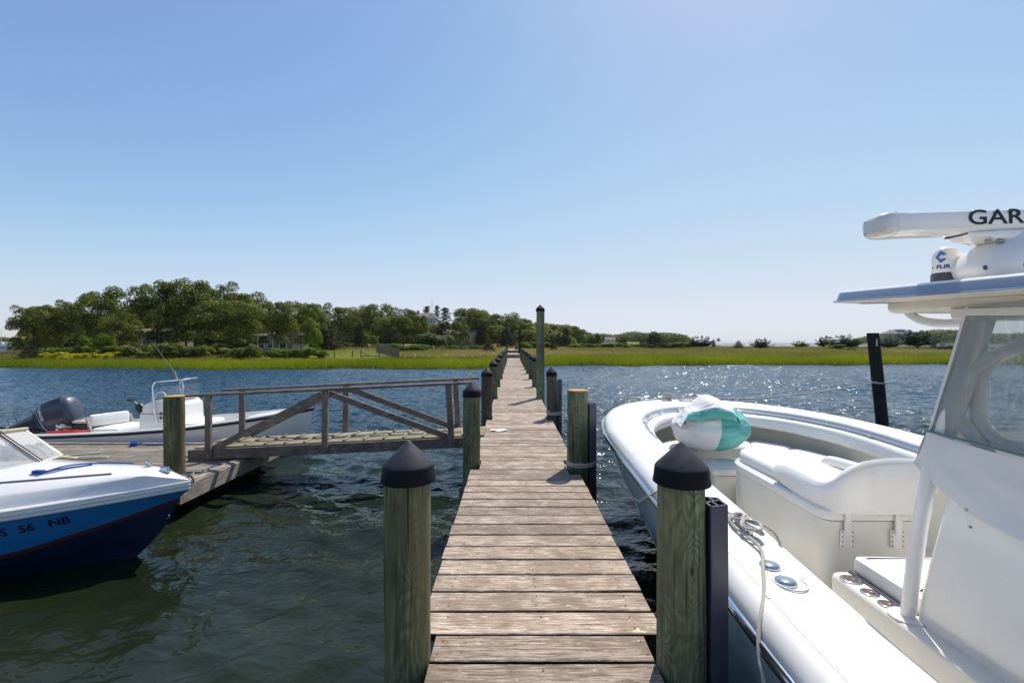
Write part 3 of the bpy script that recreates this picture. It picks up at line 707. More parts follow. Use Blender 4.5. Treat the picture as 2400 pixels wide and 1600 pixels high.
prof_loft(mb, [(.90, .0), (.96, -.004), (.99, -.018), (1.0, -.04), (1.0, -.075), (1.04, -.082), (1.10, -.084)])
obj('gunwale', mb, M['gel'], cc)
mb = MB(); prof_loft(mb, [(.24, .0), (.245, .003), (.5, .005), (.895, .003), (.90, .0)]); obj('side_deck', mb, M['gel_skid'], cc)
mb = MB(); prof_loft(mb, [(1.09, -.083), (1.13, -.076), (1.20, -.084), (1.25, -.115), (1.26, -.15), (1.235, -.16), (1.25, -.172), (1.245, -.205), (1.20, -.232), (1.05, -.24)]); obj('coaming_bolster', mb, M['vinyl'], cc)
mb = MB(); prof_loft(mb, [(1.05, -.235), (.86, -.24), (.84, -.27), (.86, (.42,)), (.92, (.33,)), (1.0, (.305,))]); obj('inner_liner', mb, M['gel_liner'], cc)
mb = MB(); SOLE = [gp(i, 1.0, 0, .305) for i in range(NB)]
for i in range(NB//2): mb.poly([SOLE[i], SOLE[NB-1-i], SOLE[NB-2-i], SOLE[i+1]] if i < NB//2-1 else [SOLE[i], SOLE[NB-1-i], SOLE[i+1]])
obj('cockpit_sole', mb, M['gel_skid'], cc)
mb = MB(); mb.tube([gp(i, -.014, -.100) for i in range(NB)], .021, 10); obj('rub_rail', mb, M['steel'], cc)
mb = MB(); mb.tube([gp(i, .01, -.134) for i in range(NB)], .014, 8); obj('rub_rail_base', mb, M['blackp'], cc)
# hull below the rail: flared forward, chine and spray rail
def hull_ring(w, d, n, y0, z): return [(x, y, z if not callable(z) else z(y)) for x, y in ring(w, y0, d, n)]
lv = [hull_ring(1.575, 2.82, 2.25, 4.3, lambda y: zs(y)-.135), hull_ring(1.565, 3.05, 2.05, 3.9, lambda y: zs(y)-.30), hull_ring(1.525, 3.6, 1.90, 3.15, .68),
      hull_ring(1.47, 4.1, 1.72, 2.45, .42), hull_ring(1.41, 4.4, 1.62, 1.95, .20), hull_ring(1.36, 4.6, 1.55, 1.55, .02)]
lv2 = [hull_ring(1.40, 4.6, 1.55, 1.55, .0), hull_ring(1.25, 4.7, 1.5, 1.2, -.18), hull_ring(.6, 4.6, 1.4, 1.0, -.4)]
mb = MB(); mb.grid([[l[i] for l in lv] for i in range(NB)], flip=True); obj('hull', mb, M['ice'], cc)
mb = MB(); mb.grid([[l[i] for l in lv2] for i in range(NB)], flip=True)
tr = [l[0] for l in lv+lv2]; tr2 = [l[-1] for l in lv+lv2]; mb.grid([tr, tr2], smooth=False); obj('bottom', mb, M['hull_navy'], cc)
mb = MB(); mb.box((CX, Y0+.02, .66), (2.9, .06, .66), bev=.02); obj('transom', mb, M['gel'], cc)
# stainless bow rails inside the coaming, with stanchion brackets
for a, b in ((14, 37), (NB-38, NB-9)):
    mb = MB(); pts = [gp(i, 1.075, -.045) for i in range(a, b)]
    pts = [(pts[0][0], pts[0][1], pts[0][2]-.04)]+pts+[(pts[-1][0], pts[-1][1], pts[-1][2]-.04)]
    mb.tube(pts, .0125, 10)
    for i in range(a+2, b, 5):
        p = Vector(gp(i, 1.075, -.045)); q = Vector(gp(i, 1.0, -.06)); mb.tube([p, q], .011, 8); mb.box(p, (.035, .035, .035), bev=.012)
    obj('grab_rail', mb, M['steel'], cc)
# raised bow seating, horseshoe shaped
SO = ring(1.06, 4.3, 1.80, 2.4); SI = ring(.60, 4.3, 1.30, 2.6)
i0 = next(i for i in range(NB) if INN[i][1] > 4.95); i1 = NB-1-next(i for i in range(NB) if INN[i][1] > 4.9)
def sp(i, f, z): (ax, ay), (bx, by) = SO[i], SI[i]; return (ax+(bx-ax)*f, ay+(by-ay)*f, z)
rng_ = list(range(i0, i1+1))
mb = MB(); pf = [(-.02, .82), (1.0, .82), (1.0, .79), (1.02, .76), (1.04, .50), (1.06, .30)]
mb.grid([[sp(i, f, z) for f, z in pf] for i in rng_], flip=True)
for i in (rng_[0], rng_[-1]): q = [sp(i, f, z) for f, z in pf]+[sp(i, -.02, .30)]; mb.poly(q); mb.poly(list(reversed([(a, b-.001, c) for a, b, c in q])))
obj('bow_seat_base', mb, M['gel_liner'], cc)
segs = 6; bnd = [int(round(rng_[0]+(rng_[-1]-rng_[0])*k/segs)) for k in range(segs+1)]
for k in range(segs):
    ids = list(range(bnd[k], bnd[k+1]+1)); mb = MB(); G = []
    for j, i in enumerate(ids):
        def shr(fr):
            row = []
            for f, z in [(.05, .822), (.03, .85), (.07, .885), (.15, .898), (.85, .898), (.95, .885), (1.01, .85), (1.0, .822)]:
                zz = z if 0 < j < len(ids)-1 else .822+(z-.822)*.80
                row.append(Vector(sp(i, f, zz)))
            return row
        G.append(shr(0))
    for e, o_ in ((0, 1), (-1, -2)):
        for q in range(len(G[0])): G[e][q] = G[e][q]*.93+G[o_][q]*.07
    mb.grid(G, flip=True)
    mb.poly([tuple(p) for p in G[0]]); mb.poly([tuple(p) for p in reversed(G[-1])]); obj('seat_cushion', mb, M['vinyl'], cc)
# white cooler box ahead of the lounge
mb = MB(); mb.box((CX-.02, 5.02, .53), (.84, .46, .44), bev=.05); cb = obj('cooler_base', mb, M['gel_liner'], cc)
mb = MB(); mb.box((CX-.02, 5.01, .785), (.90, .50, .075), bev=.035); mb.box((CX-.02, 5.01, .828), (.72, .36, .012), bev=.006); ld = obj('cooler_lid', mb, M['gel'], cc)
mb = MB(); mb.box((CX-.14, 4.755, .735), (.07, .012, .05), bev=.004); obj('latch', mb, M['blackp'], ld)
# forward lounge with padded top and wrap backrest
def capsule_ring(x0, x1, y0, y1, rf, n=10):
    """plan outline: square-ish aft corners, very round forward end"""
    pts = []; ra = .09
    for cx_, cy_, a0, r_ in ((x1-ra, y0+ra, -90, ra), (x1-rf, y1-rf*1.25, 0, rf), (x0+rf, y1-rf*1.25, 90, rf), (x0+ra, y0+ra, 180, ra)):
        for k in range(n+1):
            a = R(a0+90*k/n); k2 = 1.25 if r_ == rf else 1.0; pts.append((cx_+r_*math.cos(a), cy_+r_*k2*math.sin(a)))
    return pts
def stack(mb, outl, prof, cap=True):
    """prof: (inset, z)"""
    cx_ = sum(p[0] for p in outl)/len(outl); cy_ = sum(p[1] for p in outl)/len(outl); n = len(outl)
    def ins(d):
        o = []
        for i in range(n):
            a, b, c = Vector(outl[i-1]), Vector(outl[i]), Vector(outl[(i+1) % n]); t1 = (c-a).normalized(); nn = Vector((-t1.y, t1.x)); o.append(b+nn*d)
        return o
    rows = []
    for d, z in prof: rows.append([(p.x, p.y, z) for p in ins(d)])
    mb.grid([[rows[j][i] for j in range(len(rows))] for i in range(n)], closed_u=True, flip=False)
    if cap: mb.poly(rows[-1]); mb.poly(list(reversed(rows[0])))
LG = capsule_ring(2.20, 2.96, 3.20, 4.74, .30)
mb = MB(); stack(mb, LG, [(0.02, .305), (0, .36), (0, .885), (.004, .893)]); lb = obj('lounge_base', mb, M['gel_liner'], cc)
mb = MB(); stack(mb, LG, [(.012, .890), (.012, .902)]); obj('lid_seam', mb, M['blackp'], lb)
mb = MB(); stack(mb, LG, [(-.004, .900), (-.016, .908), (-.018, .935), (-.012, .962), (.012, .978), (.05, .984)]); ld = obj('lounge_lid', mb, M['gel'], cc)
CU = capsule_ring(2.255, 2.80, 3.44, 4.72, .25)
mb = MB(); stack(mb, CU, [(.01, .975), (-.004, .99), (-.006, 1.03), (.004, 1.062), (.03, 1.078), (.09, 1.084)]); obj('lounge_cushion', mb, M['vinyl'], cc)
mb = MB(); mb.tube(cat_rom([(2.93, 4.25, .985), (2.93, 4.2, 1.06), (2.935, 3.9, 1.085), (2.94, 3.5, 1.10), (2.95, 3.2, 1.12)], 6), .045, 12); obj('side_bolster', mb, M['vinyl'], cc)
# backrest: wraps round the near aft corner, low forward, sweeping up aft
path = [(2.215, 3.86), (2.212, 3.72), (2.210, 3.58), (2.208, 3.44), (2.21, 3.33), (2.222, 3.25), (2.25, 3.195), (2.30, 3.165), (2.38, 3.155), (2.48, 3.152), (2.6, 3.15), (2.72, 3.15), (2.84, 3.15), (2.92, 3.16)]
tops = [1.125, 1.150, 1.148, 1.142, 1.145, 1.16, 1.19, 1.235, 1.285, 1.32, 1.34, 1.345, 1.338, 1.33]
bots = [1.03, .995, .98, .975, .97, .965, .96, .96, .96, .96, .96, .96, .96, .96]
G = []; 
for (x, y), tp, bt, i in zip(path, tops, bots, range(99)):
    a = Vector(path[max(0, i-1)]); b = Vector(path[min(len(path)-1, i+1)]); tt = (b-a).normalized(); nn = Vector((tt.y, -tt.x))
    if nn.dot(Vector((x-2.6, y-3.8))) < 0: nn = -nn
    th_ = .075
    ce = []
    for o_, z in ((0, bt), (.0, bt+.02), (.012, (bt+tp)/2), (.0, tp-.045), (-.014, tp-.014), (-.036, tp), (-.06, tp-.006), (-.08, tp-.03), (-.084, tp-.06), (-.075, bt)):
        ce.append((x+nn.x*o_, y+nn.y*o_, z))
    G.append(ce)
mb = MB(); mb.grid(G, flip=True); mb.poly(G[0]); mb.poly(list(reversed(G[-1]))); obj('backrest', mb, M['gel'], cc)
for xh in (2.33, 2.68):
    mb = MB(); mb.box((xh+.012, 3.188, .78), (.085, .022, .125), bev=.01); mb.box((xh+.012, 3.172, .89), (.045, .018, .16), bev=.006); mb.mat_i = 1
    for a in (-.024, .048):
        for b in (.732, .765, .798, .83): mb.tube([(xh+a, 3.178, b), (xh+a, 3.1745, b)], .0042, 8)
    obj('hinge', mb, [M['gel'], M['rust']], cc)
# side step of the console with three cup holders
SB = []
def rrect(x0, x1, y0, y1, r_, n=6):
    pts = []
    for cx_, cy_, a0 in ((x1-r_, y0+r_, -90), (x1-r_, y1-r_, 0), (x0+r_, y1-r_, 90), (x0+r_, y0+r_, 180)):
        for k in range(n+1): a = R(a0+90*k/n); pts.append((cx_+r_*math.cos(a), cy_+r_*math.sin(a)))
    return pts
mb = MB(); stack(mb, rrect(2.005, 3.155, .3, 2.90, .07), [(.01, .305), (0, .33), (0, .675), (.006, .692), (.02, .70)]); obj('console_base', mb, M['gel_liner'], cc)
def cup(x, y, z, r_):
    mb = MB(); mb.lathe([(r_*.62, -.09), (r_*.66, -.02), (r_*.70, .004), (r_*.78, .007), (r_*.95, .005), (r_, .002), (r_, -.003)], (x, y, z), 28)
    o = obj('cup_holder', mb, M['steel'], cc); mb = MB(); mb.lathe([(.0, .0005), (r_*.69, .0006)], (x, y, z+.0015), 24); 
    t_ = mb; obj('cup_well', t_, M['cup_dark'], o)
t = NT('bronze_dark_cup'); st = t.noise(t.coord((60, 60, 1)), 1.2, 2); M['cup_dark'] = t.fin(t.ramp(st, [(.35, lin('#1c120d')), (.6, lin('#8a6a55'))]), .3, metal=.6)
cup(2.075, 2.785, .70, .060); cup(2.075, 2.64, .70, .048); cup(2.08, 2.52, .70, .048)
mb = MB(); stack(mb, rrect(2.16, 2.98, 2.40, 2.90, .05), [(0, .69), (-.004, .70), (-.004, .765), (.004, .79), (.03, .803), (.07, .806)]); obj('console_cushion', mb, M['vinyl'], cc)
mb = MB(); mb.tube([(2.145, 2.88, .705), (2.145, 2.40, .705)], .010, 8); mb.tube([(2.130, 2.88, .704), (2.130, 2.40, .704)], .006, 8); obj('track', mb, M['greyp'], cc)
# console body, raked forward edge
mb = MB()
for xs_ in (2.085,):
    pr = [(2.385, .70), (2.36, .86), (2.30, 1.10), (2.215, 1.42), (2.19, 1.50), (1.2, 1.50), (.9, 1.30), (.7, .70)]
    G = []
    for dx, k in ((.0, .018), (.006, .006), (.02, 0), (.5, -.03), (.93, 0), (.944, .006), (.95, .018)):
        G.append([(xs_+.03+dx, y-(k if y > 1.5 else -k), z-(k if z > .8 else 0)) for y, z in pr])
    mb.grid(G, closed_u=False, flip=False); mb.poly(G[0]); mb.poly(list(reversed(G[-1])))
obj('console', mb, M['gel'], cc)
mb = MB(); mb.tube([(2.113, 2.10, 1.30), (2.107, 2.10, 1.30)], .006, 10); obj('snap_stud', mb, M['dull_steel'], cc)
# T-top legs, upright frame and hoop
LEGX = 2.10
mb = MB(); mb.tube(cat_rom([(2.095, 2.41, .70), (2.10, 2.36, 1.1), (2.115, 2.30, 1.5), (2.15, 2.24, 1.75), (2.19, 2.12, 2.30)], 6), [.034]*12+[.036+.0016*k for k in range(13)], 14); obj('hardtop_leg', mb, M['gel'], cc)
mb = MB(); mb.lathe([(.085, 0), (.085, .006), (.05, .009)], (2.095, 2.41, .701), 24); obj('leg_flange', mb, M['gel'], cc)
mb = MB(); mb.tube(cat_rom([(3.065, 2.41, .70), (3.06, 2.36, 1.1), (3.045, 2.30, 1.5), (3.01, 2.24, 1.75), (2.97, 2.12, 2.30)], 6), .034, 14); obj('hardtop_leg', mb, M['gel'], cc)
hx = 2.22
def hp(px, py, X): Y = X/((px-1200)/1066.7); return (X, Y, 2.15-(py-803)*Y/1066.7)
hoop = [(2500, 770), (2398, 808), (2330, 840), (2298, 880), (2291, 930), (2293, 975), (2312, 1010), (2350, 1038), (2410, 1050), (2500, 1048)]
mb = MB(); mb.tube(cat_rom([hp(a, b, 2.235) for a, b in hoop], 5), .032, 12)
mb.tube(cat_rom([hp(2235, 968, 2.17), hp(2262, 1000, 2.18), hp(2295, 1040, 2.19), hp(2330, 1085, 2.2)], 5), .032, 12)
mb.tube([hp(2262, 872, 2.16), hp(2330, 828, 2.22)], .034, 12)
obj('windshield_frame', mb, M['gel'], cc)
for x in (2.115, 3.045):
    mb = MB(); y1_, z1_ = 2.11, 2.315; mb.tube([(x, 2.302, 1.70), (x, y1_, z1_)], .009, 8); obj('enclosure_edge', mb, M['canvas'], cc)
# clear vinyl enclosure: two side curtains and a front curtain
mb = MB()
def curtain(a0, a1, b0, b1, n=7, amp=.006):
    G = []
    for i in range(n+1):
        r_ = []
        for j in range(n+1):
            u, v = i/n, j/n; p = Vector(a0)*(1-u)*(1-v)+Vector(a1)*u*(1-v)+Vector(b0)*(1-u)*v+Vector(b1)*u*v
            r_.append(p+Vector((amp*mnoise.noise((p.x*3, p.y*4, p.z*4)), 0, 0)))
        G.append(r_)
    return G
mb.grid(curtain((2.11, 2.302, 1.70), (2.11, .9, 1.66), (2.11, 2.11, 2.315), (2.11, .9, 2.315)))
mb.grid(curtain((2.11, 2.302, 1.70), (3.05, 2.302, 1.70), (2.11, 2.11, 2.315), (3.05, 2.11, 2.315)))
mb.grid(curtain((3.05, 2.302, 1.70), (3.05, .9, 1.66), (3.05, 2.11, 2.315), (3.05, .9, 2.315)))
obj('clear_curtain', mb, M['glass'], cc)
# white canvas skirt under it
def skirt(x, sgn):
    top_ = [(2.300, 1.705), (2.23, 1.695), (2.14, 1.685), (2.0, 1.675), (1.8, 1.67), (1.4, 1.66), (.9, 1.65)]
    bot_ = [(2.365, 1.527), (2.24, 1.45), (2.075, 1.372), (1.95, 1.352), (1.8, 1.335), (1.4, 1.28), (.9, 1.28)]
    G = []
    for i, (a, b) in enumerate(zip(top_, bot_)):
        r_ = []
        for j in range(9):
            v = j/8; y = a[0]+(b[0]-a[0])*v; z = a[1]+(b[1]-a[1])*v
            o_ = .06*math.sin(v*math.pi)*mnoise.noise((y*5+z*4, z*2.4, 2)) - .012*v
            r_.append((x+sgn*(.004+o_*-1), y, z))
        G.append(r_)
    return G
mb = MB(); mb.grid(cat := skirt(2.098, -1)); mb.grid([[(p[0]+.004, p[1], p[2]) for p in r_] for r_ in cat])
s2 = skirt(3.062, 1); mb.grid(s2)
fr_ = [[(2.098+(3.062-2.098)*u, 2.302+.065*v+(.01*math.sin(u*9+v*3)), 1.705-.18*v) for v in (0, .25, .5, .75, 1)] for u in np.linspace(0, 1, 9)]; mb.grid(fr_)
cv = obj('canvas_skirt', mb, M['canvas'], cc)
mb = MB(); mb.tube([(2.10, 2.085, 1.385), (2.078, 2.085, 1.385)], .0085, 12); obj('snap', mb, M['dull_steel'], cv)
mb = MB(); mb.tube([(2.092, 2.302, 1.707), (2.092, 1.4, 1.668), (2.092, .9, 1.655)], .006, 6); obj('zip', mb, plain('teal_zip', '#5f7f84', .5), cv)
# hardtop
HXE, HYF, HZ = 1.93, 2.81, 2.392
mb = MB(); stack(mb, rrect(HXE, 2*CX-HXE, .0, HYF, .11, 8), [(.16, HZ-.012), (.03, HZ-.003), (.002, HZ-.001), (0, HZ+.003)]); 
ht = obj('hardtop', mb, M['gel_liner'], cc)
mb = MB(); stack(mb, rrect(HXE, 2*CX-HXE, .0, HYF, .11, 8), [(0, HZ+.003), (.0, HZ+.007), (.014, HZ+.011), (.026, HZ+.05), (.029, HZ+.055)], cap=False); obj('fascia', mb, M['fascia'], ht)
mb = MB(); stack(mb, rrect(HXE, 2*CX-HXE, .0, HYF, .11, 8), [(.029, HZ+.055), (.034, HZ+.062), (.05, HZ+.068), (.075, HZ+.070), (.098, HZ+.071)]); obj('top_skin', mb, M['gel'], ht)
mb = MB(); stack(mb, rrect(2.13, 3.03, .3, 2.62, .05), [(.0, HZ-.006), (0, HZ-.02), (.012, HZ-.064), (.03, HZ-.072)]); 
mb2 = MB(); stack(mb2, rrect(2.11, 3.05, .3, 2.22, .05), [(.03, HZ-.115), (.008, HZ-.108), (0, HZ-.09), (0, HZ-.06)]); 
mb = MB(); stack(mb, rrect(2.12, 3.04, .3, 2.60, .05), [(.03, HZ-.072), (.01, HZ-.064), (0, HZ-.045), (0, HZ-.004)]); obj('roof_beam', mb, M['gel_liner'], ht); obj('roof_box', mb2, M['gel_liner'], ht)
for x in (2.165, 2.995):
    mb = MB(); mb.tube(cat_rom([(x, 2.50, HZ-.05), (x, 2.47, HZ-.09), (x, 2.40, HZ-.125), (x, 2.30, HZ-.143), (x, 2.18, HZ-.146), (x, 2.10, HZ-.147)], 6), .0205, 14); obj('grab_handle', mb, M['gel'], ht)
mb = MB(); mb.box((2.03, HYF-.085, HZ+.030), (.022, .022, .03), bev=.004); obj('nav_light', mb, M['blackp'], ht)
# the whole roof rises a little toward the bow
for o_ in [ht]+kids(ht):
    if o_.name.startswith('grab_handle'): continue
    for v_ in o_.data.vertices: v_.co.z += .041*(v_.co.y+2.0-2.72)
# open array radar
rd = obj('radar_pedestal', MB().lathe([(.19, 0), (.212, .025), (.222, .06), (.222, .062), (.216, .085), (.195, .125), (.165, .158), (.13, .182), (.11, .205), (.10, .222)], (2.52, 2.30, HZ+.075), 40), M['gel'], cc)
mb = MB()
for a in (200, 235, 270, 305): mb.box((2.52+.219*math.cos(R(a)), 2.30+.219*math.sin(R(a)), HZ+.125), (.014, .014, .022), Matrix.Rotation(R(a), 3, 'Z'), bev=.004)
obj('vent_slot', mb, M['greyp'], rd)
tilt = Matrix.Rotation(R(-2.2), 3, 'Y') @ Matrix.Rotation(R(2.0), 3, 'Z')
BC = Vector((2.52, 2.30, 2.758))
def bw(x, y, z): return BC + tilt @ Vector((x, y, z))
def barsec(x, h, w, dz=0, n=20, e=4.0):
    o = []
    for k in range(n):
        a = 2*math.pi*k/n; c, s_ = math.cos(a), math.sin(a); q = (abs(c)**e+abs(s_)**e)**(-1/e)
        o.append(bw(x, w/2*c*q, dz+h/2*s_*q))
    return o
mb = MB(); secs = [barsec(x, .118, .17) for x in (-.62, -.3, 0, .3, .62)]; mb.grid(secs+[]); 
G = [list(r_)+[r_[0]] for r_ in secs]; mb = MB(); mb.grid(G); ra = obj('radar_antenna', mb, M['gel'], cc)
for s_ in (-1, 1):
    mb = MB(); G = [barsec(s_*.61, .122, .176), barsec(s_*.66, .122, .176), barsec(s_*.662, .118, .172), barsec(s_*.68, .118, .170), barsec(s_*.705, .104, .15), barsec(s_*.72, .085, .12), barsec(s_*.726, .06, .09)]
    G = [list(r_)+[r_[0]] for r_ in G]; mb.grid(G, flip=s_ < 0); mb.poly(G[-1][:-1]); ec = obj('end_cap', mb, M['gel'], ra)
    mb = MB()
    for k in range(6): mb.bar(bw(s_*.716, -.045, -.03+.012*k), bw(s_*.720, .045, -.03+.012*k), .012, .004)
    obj('end_grille', mb, plain('pale_grey_plastic', '#a9aab4', .5), ec)
mb = MB(); G = [barsec(x, h_, w_, dz_) for x, h_, w_, dz_ in ((-.29, .012, .12, -.060), (-.24, .03, .15, -.066), (-.15, .055, .17, -.074), (0, .068, .18, -.080), (.15, .055, .17, -.074), (.24, .03, .15, -.066), (.29, .012, .12, -.06))]
G = [list(r_)+[r_[0]] for r_ in G]; mb.grid(G); obj('antenna_mount', mb, M['gel'], ra)
for a, b in ((-.20, -.101), (-.14, -.106)): obj('bolt', MB().box(bw(a, -.07, b), (.022, .02, .012), bev=.003), M['dull_steel'], ra)
mb = text_mesh('GARMIN', .100, lambda u, v: bw(u-.047, -.0868, v+.006), bold=.0014, sx=1.42); obj('lettering', mb, M['letter'], ra)
# thermal camera ball on the hardtop
fx, fy, fz = 2.365, 2.48, HZ+.084
mb = MB(); mb.lathe([(.064, -.01), (.064, .046), (.060, .052)], (fx, fy, fz), 32, lean=(0, 0)); cmr = obj('camera_base', mb, M['greyp'], cc)
mb = MB(); mb.lathe([(.059, .05), (.061, .06), (.060, .135), (.055, .160), (.044, .181), (.026, .193), (.010, .197), (0, .198)], (fx, fy, fz), 36)
mb.lathe([(.001, -.05), (.02, -.048), (.036, -.035), (.042, -.012), (.042, .01), (.036, .033), (.02, .048), (.001, .052)], (fx+.036, fy+.0, fz+.135), 24)
cd = obj('camera_dome', mb, M['gel'], cc)
def cyl(u, v, r_=.0622, a0=212): a = R(a0)+u/r_; return (fx+r_*math.cos(a), fy+r_*math.sin(a), fz+v)
obj('lettering', text_mesh('FLIR', .028, lambda u, v: cyl(u+.004, v+.082), bold=.001, sx=1.15), M['letter_b'], cd)
mb = MB()
for s_ in (-1, 1):
    q = [(-.026, 0), (-.002, s_*.033), (.022, s_*.014), (.012, s_*.007), (.0, s_*.013), (-.013, 0)]
    mb.poly([cyl(a-.004, b+.136, .0618) for a, b in (q if s_ > 0 else reversed(q))])
    q = [(-.008, 0), (-.001, s_*.009), (.006, s_*.004), (.0, s_*.002)]
    mb.poly([cyl(a-.046, b+.082, .0622) for a, b in (q if s_ > 0 else reversed(q))])
obj('emblem', mb, M['logo_b'], cd)
# deck fittings on the near gunwale
def gpt(y, f, dz=.005): i = min(range(NB//2), key=lambda k: abs(OUT[k][1]-y)); 
def side_pt(y, f, dz=.005): return (CX-1.585+.42*f, y, zs(y)+dz)
mb = MB(); c0 = side_pt(2.52, .72)
mb.tube(cat_rom([(c0[0]-.03, c0[1]+.12, c0[2]+.028), (c0[0]-.012, c0[1]+.06, c0[2]+.032), (c0[0], c0[1], c0[2]+.03), (c0[0]+.012, c0[1]-.06, c0[2]+.032), (c0[0]+.03, c0[1]-.12, c0[2]+.026)], 5), [.007]+[.013]*19+[.007], 10)
mb.tube([(c0[0]-.006, c0[1]+.035, c0[2]-.004), (c0[0]-.006, c0[1]+.03, c0[2]+.03)], .013, 10); mb.tube([(c0[0]+.006, c0[1]-.035, c0[2]-.004), (c0[0]+.006, c0[1]-.03, c0[2]+.03)], .013, 10)
obj('cleat', mb, M['steel'], cc)
for yv in (2.175, 2.045):
    p = side_pt(yv, .56); mb = MB(); mb.lathe([(.046, 0), (.047, .006), (.044, .013), (.034, .019), (.018, .022), (0, .023)], p, 30); obj('pop_up_fitting', mb, M['steel'], cc)
mb = MB(); p = side_pt(2.11, .60, .0045); mb.tube([(p[0]+.065*math.cos(a), p[1]+ (.075 if math.sin(a) > 0 else -.075)+.065*math.sin(a), p[2]+.001) for a in np.linspace(0, 2*math.pi, 40)[:-1]], .004, 6, closed=True); obj('fitting_recess', mb, M['gel_liner'], cc)
mb = MB(); p = side_pt(1.98, .27, -.01); mb.box((p[0], p[1], p[2]+.002), (.045, .10, .03), bev=.012); obj('line_guide', mb, M['gel'], cc)
for yv, sd in ((6.1, 1), (5.55, 1), (6.35, -1)): 
    i = min(range(NB//2), key=lambda k: abs(OUT[k][1]-yv)); i = NB-1-i if sd > 0 else i; p = gp(i, .45, .006); mb = MB(); mb.lathe([(.018, 0), (.018, .004), (.01, .007), (0, .008)], p, 12); obj('deck_fitting', mb, M['dull_steel'], cc)
# bow cleats on the foredeck
bc1 = cleat(CX-.60, 6.86, zs(6.9)+.004, .22, R(20), cc, mat='steel'); bc2 = cleat(CX-.30, 6.78, zs(6.9)+.004, .22, R(-20), cc, mat='steel')

# ropes of the big boat
RG = 'mooring lines'
rp = random.Random(11)
def rope(pts, r_, label, cat='rope', group=None, mat='rope', n=8):
    pts = cat_rom(pts, n); mb = MB(); mb.tube(pts, r_, 8); return tag(obj('mooring_line', mb, M[mat], loc=tuple(pts[0])), label, cat, group)
def wraps(x, y, z, r_, n=2.7, a0=0, dz=.022, seed=1):
    q = random.Random(seed); return [(x+(r_+.004*q.random())*math.cos(R(a0)+2*math.pi*k/12), y+(r_+.004*q.random())*math.sin(R(a0)+2*math.pi*k/12), z+dz*k/12+.006*q.random()) for k in range(int(n*12))]
w = wraps(.785, 5.2, .765, .160, 2.8, 200, .017)
rope(w+[(.99, 5.12, .80), (1.0, 4.95, .79), (1.08, 4.3, .76), (1.0, 3.6, .90), (.97, 3.3, 1.03), (1.05, 3.02, zs(3)+.02), (c0[0]-.03, c0[1]+.10, c0[2]+.02)], .0085, 'grey rope wrapped low round the cut piling and led to the boat cleat', n=6)
w = wraps(.79, 8.6, .80, .135, 3.2, 190, .02, seed=4)
rope(w+[(.95, 8.55, .84), (1.05, 8.2, .80), (1.35, 7.5, .92), (1.75, 7.05, 1.27), (CX-.62, 6.86, zs(6.9)+.04)], .0095, 'pale rope from the grey capped piling to the bow of the white boat', n=6)
w = wraps(7.30-.104*1.37, 8.9, 1.36, .135, 2.2, 190, .012, seed=7)
rope(w+[(7.0, 8.83, 1.37), (6.0, 8.42, 1.285), (5.0, 8.0, 1.235), (4.0, 7.5, 1.235), (3.1, 7.0, 1.30), (CX-.05, 6.72, 1.33)], .011, 'long taut rope from the leaning piling to the bow of the white boat', n=8)
# knot heap on the foredeck
pts = [(CX-.28+.07*math.cos(k*1.9)+.02*rp.random(), 6.78+.05*math.sin(k*2.3), zs(6.9)+.02+.0065*k) for k in range(14)]+[(CX-.1, 6.7, zs(6.9)+.02), (CX+.15, 6.68, zs(6.9)+.02), (CX+.2, 6.78, zs(6.9)+.015)]
rope(pts, .013, 'bunched rope knot on the bow cleat of the white boat', n=5)
# cleat hitch and hanging tail
x, y, z = c0
pts = [(x+.02, y-.10, z+.03), (x-.035, y-.03, z+.05), (x+.035, y+.05, z+.055), (x, y+.12, z+.045), (x-.045, y+.05, z+.05), (x+.04, y-.04, z+.06), (x+.01, y-.12, z+.05), (x-.05, y-.05, z+.045), (x+.02, y+.07, z+.062), (x-.03, y+.12, z+.04), (x-.06, y+.02, z+.02), (x-.045, y-.12, z+.012), (1.25, 2.28, z-.0), (1.17, 2.12, z-.012), (1.09, 1.97, zs(2)-.0), (1.03, 1.88, zs(1.9)-.018), (.992, 1.83, zs(1.9)-.06), (.962, 1.77, zs(1.8)-.13), (.958, 1.73, .86), (.965, 1.71, .62), (.965, 1.70, .3), (.96, 1.70, -.1)]
rope(pts, .0085, 'rope hitched on the near cleat with its tail hanging down the blue hull', n=7)
rope([(x+.0, y+.08, z+.045), (x+.0, y+.15, z+.03), (x-.13, y+.5, z+.03), (x-.17, y+.72, z+.05)], .008, 'short rope end running forward along the gunwale behind the near piling', n=7)
rope([(x-.03, y+.1, z+.05), (x+.06, y+.06, z+.02), (x+.12, y+.02, z+.012), (x+.155, y-.02, z-.02), (x+.16, y-.06, z-.08)], .0085, 'rope loop crossing from the near cleat over the inner gunwale edge', n=7)

# bean bag on the bow seat
bb = thing('bean_bag', 'slumped white and teal bean bag chair on the bow seat of the white boat', 'bean bag', (2.36, 5.45, .9))
def bagP(th_, ph):
    d = Vector((math.cos(ph)*math.cos(th_), math.cos(ph)*math.sin(th_), math.sin(ph)))
    x, y, z = d.x*.44, d.y*.43, d.z*.275
    z *= 1.0 if z > 0 else 1.0
    if z < -.22: z = -.22+(z+.22)*.2
    k = 1+.05*mnoise.noise((d.x*2.2, d.y*2.2, d.z*2.2+4))
    fold = .016*math.sin(th_*17+4*d.z)*max(0, d.z-.15)*1.6
    cre = -.03*math.exp(-((d.z-.38-.10*math.sin(th_*1.0+.8))/.09)**2)
    k += fold+cre
    return Vector((2.37+x*k+.04*d.z, 5.45+y*k, 1.14+z*k))
nt, npn = 96, 48; TH = [2*math.pi*i/nt for i in range(nt)]; PH = [-math.pi/2+math.pi*j/npn for j in range(npn+1)]
